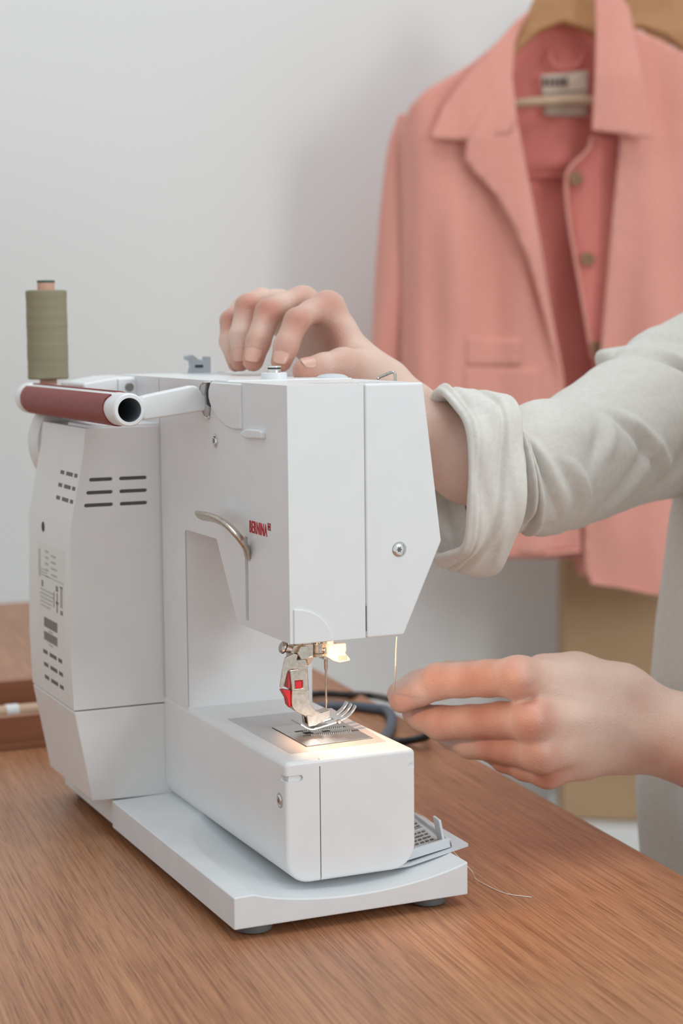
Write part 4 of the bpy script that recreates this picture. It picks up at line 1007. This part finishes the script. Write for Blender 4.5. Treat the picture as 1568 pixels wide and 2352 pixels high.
flu = [((0.1126,0.1733,0.3175), .013, .9), ((0.1048,0.2018,0.3240), .013, .9), ((0.1006,0.2272,0.3277), .012, .9), ((0.0942,0.2422,0.3181), .011, .9), ((0.1381,0.1850,0.3269), .014, .8), ((0.1343,0.2146,0.3301), .012, .6), ((0.0994,0.1687,0.2923), .014, .9), ((0.0903,0.1915,0.2927), .014, .9), ((0.0900,0.2135,0.2913), .013, .9), ((0.0918,0.2269,0.2900), .011, .9),
       ((0.1047,0.1437,0.2873), .016, .8), ((0.1043,0.1699,0.3029), .014, .55), ((0.0960,0.1959,0.3056), .014, .55), ((0.1294,0.1806,0.3025), .02, 1.0), ((0.1313,0.1454,0.2900), .014, .5), ((0.1773,0.1196,0.2442), .03, .35)]
skin_obj(V, Q, flu)
# head, neck (outside the frame): one skin surface with the upper body under the shirt
HC_ = Vector((0.5509,0.1778,0.5328))
def hp(r_, u_, f_): return tuple(HC_+RT*r_+UP*u_+FW*f_)      # the face looks toward -RT (to the machine)
headch = [[(hp(.035, -.20, 0), .050), (hp(.02, -.11, 0), .048), (hp(.012, -.05, 0), .05)],
          [(hp(.012, .025, 0), .078), (hp(-.012, .02, 0), .074)], [(hp(-.03, -.03, 0), .052), (hp(-.052, -.072, 0), .026)],
          [(hp(-.076, .012, 0), .008), (hp(-.104, -.026, 0), .011)], [(hp(-.084, -.052, -.014), .0065), (hp(-.089, -.052, 0), .0075), (hp(-.084, -.052, .014), .0065)],
          [(hp(.012, -.005, -.074), .014), (hp(.012, -.03, -.074), .010)], [(hp(.012, -.005, .074), .014), (hp(.012, -.03, .074), .010)],
          [(hp(.035, -.20, 0), .060), (hp(.05, -.30, -.10), .055)], [(hp(.035, -.20, 0), .060), (hp(.05, -.30, .10), .055)], [(hp(.05, -.24, 0), .09), (hp(0.0, -.60, 0), .085)],
          [((0.3774,-0.0511,0.0399), .030), ((0.3741,-0.0936,0.0598), .034), ((0.3756,-0.1151,0.1199), .038), ((0.3753,-0.1109,0.2049), .042), ((0.3918,-0.0819,0.2836), .046), ((0.4556,0.0096,0.3230), .055), ((0.5225,0.1146,0.3478), .065)],
          [((0.5370,0.2967,0.2622), .043), ((0.5948,0.3183,0.2926), .050), ((0.5947,0.2362,0.3456), .060)]]
V, Q = build_limb(headch[:1], headch[1:], [('b', hp(-.075, .018, -.030), .013, -.006), ('b', hp(-.075, .018, .030), .013, -.006)], .01, .018, .0045, pad=.03)
skin_obj(V, Q, [(hp(-.08, -.052, 0), .02, .8), (hp(-.07, -.03, -.04), .03, .4), (hp(-.07, -.03, .04), .03, .4)])
Lh = Uh = hd = body_obj(person)
def nail(c, tipdir, normal, w_, l_, parent):
    t = Vector(tipdir).normalized(); n = Vector(normal).normalized(); n = (n-t*n.dot(t)).normalized(); s = t.cross(n)
    c = Vector(c); V, F_ = [], []; NU, NV = 8, 8
    for layer in (0, 1):
        for j in range(NV+1):
            v = j/NV*2-1
            for i in range(NU+1):
                u = i/NU*2-1
                uu, vv = u*math.sqrt(1-.42*v*v), v*math.sqrt(1-.30*u*u)
                V.append(tuple(c+s*(uu*w_)+t*(vv*l_)-n*(uu*uu*w_*.42+vv*vv*l_*.10+layer*.0006)))
    n1 = (NU+1)*(NV+1)
    for L in (0, 1):
        for j in range(NV):
            for i in range(NU):
                a = L*n1+j*(NU+1)+i; F_.append((a, a+1, a+NU+2, a+NU+1))
    for j in range(NV):
        for i in (0, NU): a = j*(NU+1)+i; F_.append((a, a+NU+1, n1+a+NU+1, n1+a))
    for i in range(NU):
        for j in (0, NV): a = j*(NU+1)+i; F_.append((a, a+1, n1+a+1, n1+a))
    return mk('fingernail', (V, F_), NAIL, parent, smooth=60)
def nail_at(ch, f, camdir, w_, l_, parent, lift=.0003):
    a, ra = ch[-2]; b, rb = ch[-1]; a = Vector(a); b = Vector(b); t = (b-a).normalized()
    n = Vector(camdir); n = (n-t*n.dot(t)).normalized()
    c = a.lerp(b, f); r = ra+(rb-ra)*min(f, 1)
    return nail(c+n*(r+lift), t, n, w_, l_, parent)
CD = -FW
for ch, w_, l_ in ((U_idx, .0052, .0062), (U_mid, .0054, .0064), (U_rng, .0044, .0056), (U_pnk, .0038, .0048)):
    nail_at(ch, .80, CD+Vector((-.15, 0, .1)), w_, l_, Uh)
nail_at(U_thb, .78, CD*.8+Vector((0, 0, .9)), .0055, .0065, Uh)
0 and nail_at(L_idx, .78, CD*.7+Vector((-.5, 0, .4)), .0052, .0062, Lh)
nail_at(L_mid, .8, CD*.6+Vector((-.8, 0, .1)), .0048, .0056, Lh)

# ------------------------------------------------------------------ the linen shirt: swept cloth tubes
def sweep(st, prof_t, seg=120, disp=None, n=10, fdir=None):
    """st = [(centre, dir of major radius, a, b)]; rings follow catmull; returns tube. prof_t = [(t 0..1, offset)]"""
    C_ = catmull([s[0] for s in st], n); A_ = catmull([s[1] for s in st], n)
    RR = catmull([(s[2], s[3], 0) for s in st], n); N = len(C_)
    V, F_ = [], []
    def at_(L, t):
        x = t*(N-1); i = min(int(x), N-2); return L[i].lerp(L[i+1], x-i)
    for q, (t, off) in enumerate(prof_t):
        c = at_(C_, t); mj = at_(A_, t).normalized(); dd = (at_(C_, min(1, t+.01))-at_(C_, max(0, t-.01))).normalized()
        mj = (mj-dd*mj.dot(dd)).normalized(); mn = dd.cross(mj).normalized(); rr = at_(RR, t)
        for i in range(seg):
            th = 2*math.pi*i/seg; e = disp(t, th, off) if disp else 0
            V.append(tuple(c+mj*((rr.x+off+e)*math.cos(th))+mn*((rr.y+off+e)*math.sin(th))))
    for j in range(len(prof_t)-1):
        for i in range(seg):
            k = (i+1) % seg; F_.append((j*seg+i, j*seg+k, (j+1)*seg+k, (j+1)*seg+i))
    return V, F_
def PV(p): return Vector(p)
UPV = UP*1.0
def nz3(a, b, c): return noise.noise(Vector((a, b, c)))
def crease(t, x, t0, slope, wd, dep, x0=-2, x1=2):
    """a drawn-in crease with a raised lip beside it"""
    if not (x0 < x < x1): return 0
    e = min(1, (x-x0)*3, (x1-x)*3); u = (t-t0-slope*x)/wd
    return e*dep*(-math.exp(-u*u)+.75*math.exp(-(u-1.7)**2))
def dsl(t, th, off):
    x = math.cos(th); y = math.sin(th)
    d = .0045*nz3(t*4+x*.9, y*1.1+t*2, 3.3)+.0008*nz3(t*22, x*3, y*3)
    for t0, sl, wd, dep, x0, x1 in ((.055, .00, .012, .0060, -1.1, 1.1), (.105, -.012, .012, .0070, -.9, 1.1), (.150, -.020, .013, .0065, -1.1, .9), (.200, -.040, .012, .0050, -.8, .6), (.250, -.055, .012, .0035, -.9, .2),
                                    (.500, -.10, .016, .0040, -.6, .8), (.690, .02, .018, .0075, -.2, 1.1), (.790, -.13, .014, .0080, -.7, 1.1), (.830, -.10, .013, .0060, -.5, 1.1), (.88, -.12, .016, .0060, -1, 1)):
        d += crease(t, x, t0, sl, wd, dep, x0, x1)
    for k, (t0, c0, w0, a0) in enumerate(((.34, .35, .30, .0040), (.46, -.15, .35, .0035), (.58, -.45, .30, .0040), (.40, -.60, .25, .0030))):
        u = (t-t0-.10*(x-c0))/.022; e = math.exp(-((x-c0)/w0)**2); d += a0*e*(-math.exp(-u*u)+.6*math.exp(-(u-1.8)**2))
    return d
slv = [(PV((0.2172,0.1211,0.2198)), PV(UPV+RT*0.0465), 0.0409, 0.0335), (PV((0.2308,0.1206,0.2200)), PV(UPV), 0.0360, 0.0335), (PV((0.2534,0.1218,0.2234)), PV(UPV), 0.0409, 0.0372), (PV((0.2896,0.1423,0.2262)), PV(UPV+RT*0.0565), 0.0420, 0.0410), (PV((0.3378,0.1713,0.2354)), PV(UPV+RT*.10), 0.0487, 0.0458), (PV((0.3907,0.2039,0.2461)), PV(UPV+RT*.16), 0.0566, 0.0503), (PV((0.4619,0.2480,0.2549)), PV(UPV+RT*.25), 0.0648, 0.0550), (PV((0.5619,0.3080,0.2658)), PV(UPV+RT*.3), 0.0780, 0.0620)]
ts = [(i/240, 0) for i in range(241)]
sleeveR = sweep(slv, ts, 140, dsl, n=14)
cuf = [(PV((0.1837,0.1197,0.2210)), PV(UPV-RT*0.0278), 0.0520, 0.0371), (PV((0.1953,0.1199,0.2205)), PV(UPV-RT*.0), 0.0534, 0.0399), (PV((0.2103,0.1197,0.2194)), PV(UPV+RT*0.0372), 0.0548, 0.0418), (PV((0.2220,0.1188,0.2184)), PV(UPV+RT*0.0743), 0.0530, 0.0418)]
def dcf(t, th, off):
    x = math.cos(th); y = math.sin(th)
    return .0045*max(0, -x)**3*t+.0035*nz3(t*3+x*1.5, y*2, 8.1)+.0022*math.exp(-((t-.14)/.05)**2)*(off > -.002)+.0022*math.sin(5*th+2+t*3)-.0035*math.exp(-((t-.52-.10*x)/.05)**2)*(off > -.002)-.0025*math.exp(-((t-.25+.1*y)/.04)**2)*(off > -.002)
pr = [(.62, -.024), (.55, -.0075), (.3, -.0065), (.12, -.005), (.04, -.0036), (.0, -.0018), (.0, 0), (.02, .0012)]+[(i/40, .0012) for i in range(2, 40)]+[(1.0, .0012), (1.0, -.001), (.97, -.004), (.9, -.007)]
cuffR = sweep(cuf, pr, 120, dcf)
# torso
tor = [(PV((0.5445,0.1665,0.4075)), RT, .062, .062), (PV((0.5431,0.1641,0.3800)), RT, .085, .12), (PV((0.5458,0.1595,0.3494)), RT, .125, .175), (PV((0.5603,0.1592,0.3065)), RT, .150, .190), (PV((0.5709,0.1694,0.2438)), RT, .140, .185), (PV((0.5607,0.1673,0.1845)), RT, .135, .17), (PV((0.5508,0.1658,0.1314)), RT, .135, .165), (PV((0.5385,0.1650,0.0752)), RT, .135, .165), (PV((0.5304,0.1615,0.0127)), RT, .135, .165), (PV((0.5255,0.1592,-0.0280)), RT, .135, .165), (PV((0.5244,0.1540,-0.0780)), RT, .133, .165), (PV((0.5239,0.1469,-0.1437)), RT, .140, .17)]
def dto(t, th, off):
    x = math.cos(th); y = math.sin(th)
    return .006*math.sin(9*th+3*t+1.0)*(t > .3)*min(1, (t-.3)*3)+.007*nz3(t*6, x*2, y*2)
torso = sweep(tor, [(i/120, 0) for i in range(121)], 120, dto)
# near (left) sleeve, outside the frame to the right, placed to shade the far sleeve
slL = [(PV((0.3644,-0.0088,0.0415)), PV(UPV), .052, .046), (PV((0.3770,-0.0479,0.0374)), PV(UPV), .057, .052), (PV((0.3807,-0.0966,0.0597)), PV(UPV+RT), .062, .058), (PV((0.3778,-0.1161,0.1199)), PV(RT), .063, .058), (PV((0.3738,-0.1157,0.2055)), PV(RT), .066, .062), (PV((0.3879,-0.0912,0.2839)), PV(RT), .070, .068), (PV((0.4468,-0.0073,0.3332)), PV(RT+UPV), .072, .080), (PV((0.5116,0.0980,0.3530)), PV(UPV), .070, .080)]
sleeveL = sweep(slL, [(i/80, 0) for i in range(81)], 90, lambda t, th, off: .008*nz3(t*8, math.cos(th)*2, math.sin(th)*2))
shirt = mk('linen_shirt', join(sleeveR, torso, sleeveL), LINEN, person, smooth=180, recalc=False, solid=.0012)
mk('rolled_cuff', cuffR, LINEN, person, smooth=180, recalc=False)
mk('rolled_cuff', sweep([(PV((0.3547,0.0034,0.0430)), PV(UPV), .054, .048), (PV((0.3671,-0.0134,0.0401)), PV(UPV), .056, .050)], [(.9, -.006), (.1, -.004), (0, 0), (.5, .002), (1, 0), (.95, -.004)], 60), LINEN, person, smooth=180, recalc=False)
EYE = mat('eye', (.12, .08, .05), .15)
for s in (-.030, .030): mk('eye', lathe(hp(-.063, .018, s), hp(-.085, .018, s), [(0, .010), (.006, .009), (.010, .004), (.0115, .0004)], 20), EYE, hd, smooth=180)
hair = [[(hp(.02, .045, 0), .082), (hp(.045, .02, 0), .080), (hp(.055, -.03, 0), .066)], [(hp(.085, .05, 0), .030), (hp(.12, .05, 0), .036)]]
V, Q = build_limb(hair[:1], hair[1:], [], .01, .01, .005, pad=.03)
mh = bpy.data.meshes.new('hair'); mh.from_pydata(V.tolist(), [], Q.tolist()); mh.shade_smooth(); mh.materials.append(HAIR); link_mesh('hair', mh, person)
# seated legs and a stool
hipz = Vector((0.5124,0.1520,-0.1436))
lg_ = []
for s, kx in ((-.09, 0), (.09, .0)):
    h0 = hipz+FW*s+Vector((0, 0, -.02)); k0 = Vector((h0.x-.10, h0.y+s*.6+.02, h0.z-.03)); 
    k0 = Vector((.37, h0.y+s*.8, h0.z-.04)); f0 = Vector((.38, h0.y+s*.8, -.70))
    lg_.append(sweep([(h0, Vector((0, 0, 1)), .085, .085), (h0.lerp(k0, .5), Vector((0, 0, 1)), .075, .078), (k0, Vector((.5, 0, 1)), .068, .066), (k0.lerp(f0, .5), Vector((1, 0, 0)), .060, .06), (f0, Vector((1, 0, 0)), .055, .055)], [(i/40, 0) for i in range(41)], 48, lambda t, th, off: .005*nz3(t*9, math.cos(th)*2, math.sin(th)*2)))
mk('trousers', join(*lg_), TROUS, person, smooth=180, recalc=False, solid=.002)
for s in (-.09, .09):
    fy = hipz.y+FW.y*s+s*.8
    mk('shoe', join(lathe((.42, fy, -.725), (.26, fy, -.74), [(0, .03), (.03, .042), (.09, .045), (.15, .036), (.17, .012)], 24)), CABW, person, smooth=180)
stl = empty('stool', (hipz.x+.02, hipz.y, -.76), 'round wooden stool under the seated person', 'stool')
mk('seat', lathe((hipz.x+.02, hipz.y, hipz.z-.15), (hipz.x+.02, hipz.y, hipz.z-.1), [(0, .16), (.004, .17), (.03, .17), (.034, .16)], 48), HANGW, stl)
for a_ in range(4):
    t = math.radians(45+90*a_)
    mk('leg', cyl((hipz.x+.02+.12*math.cos(t), hipz.y+.12*math.sin(t), hipz.z-.15), (hipz.x+.02+.17*math.cos(t), hipz.y+.17*math.sin(t), -.76), .014, .011), HANGW, stl)
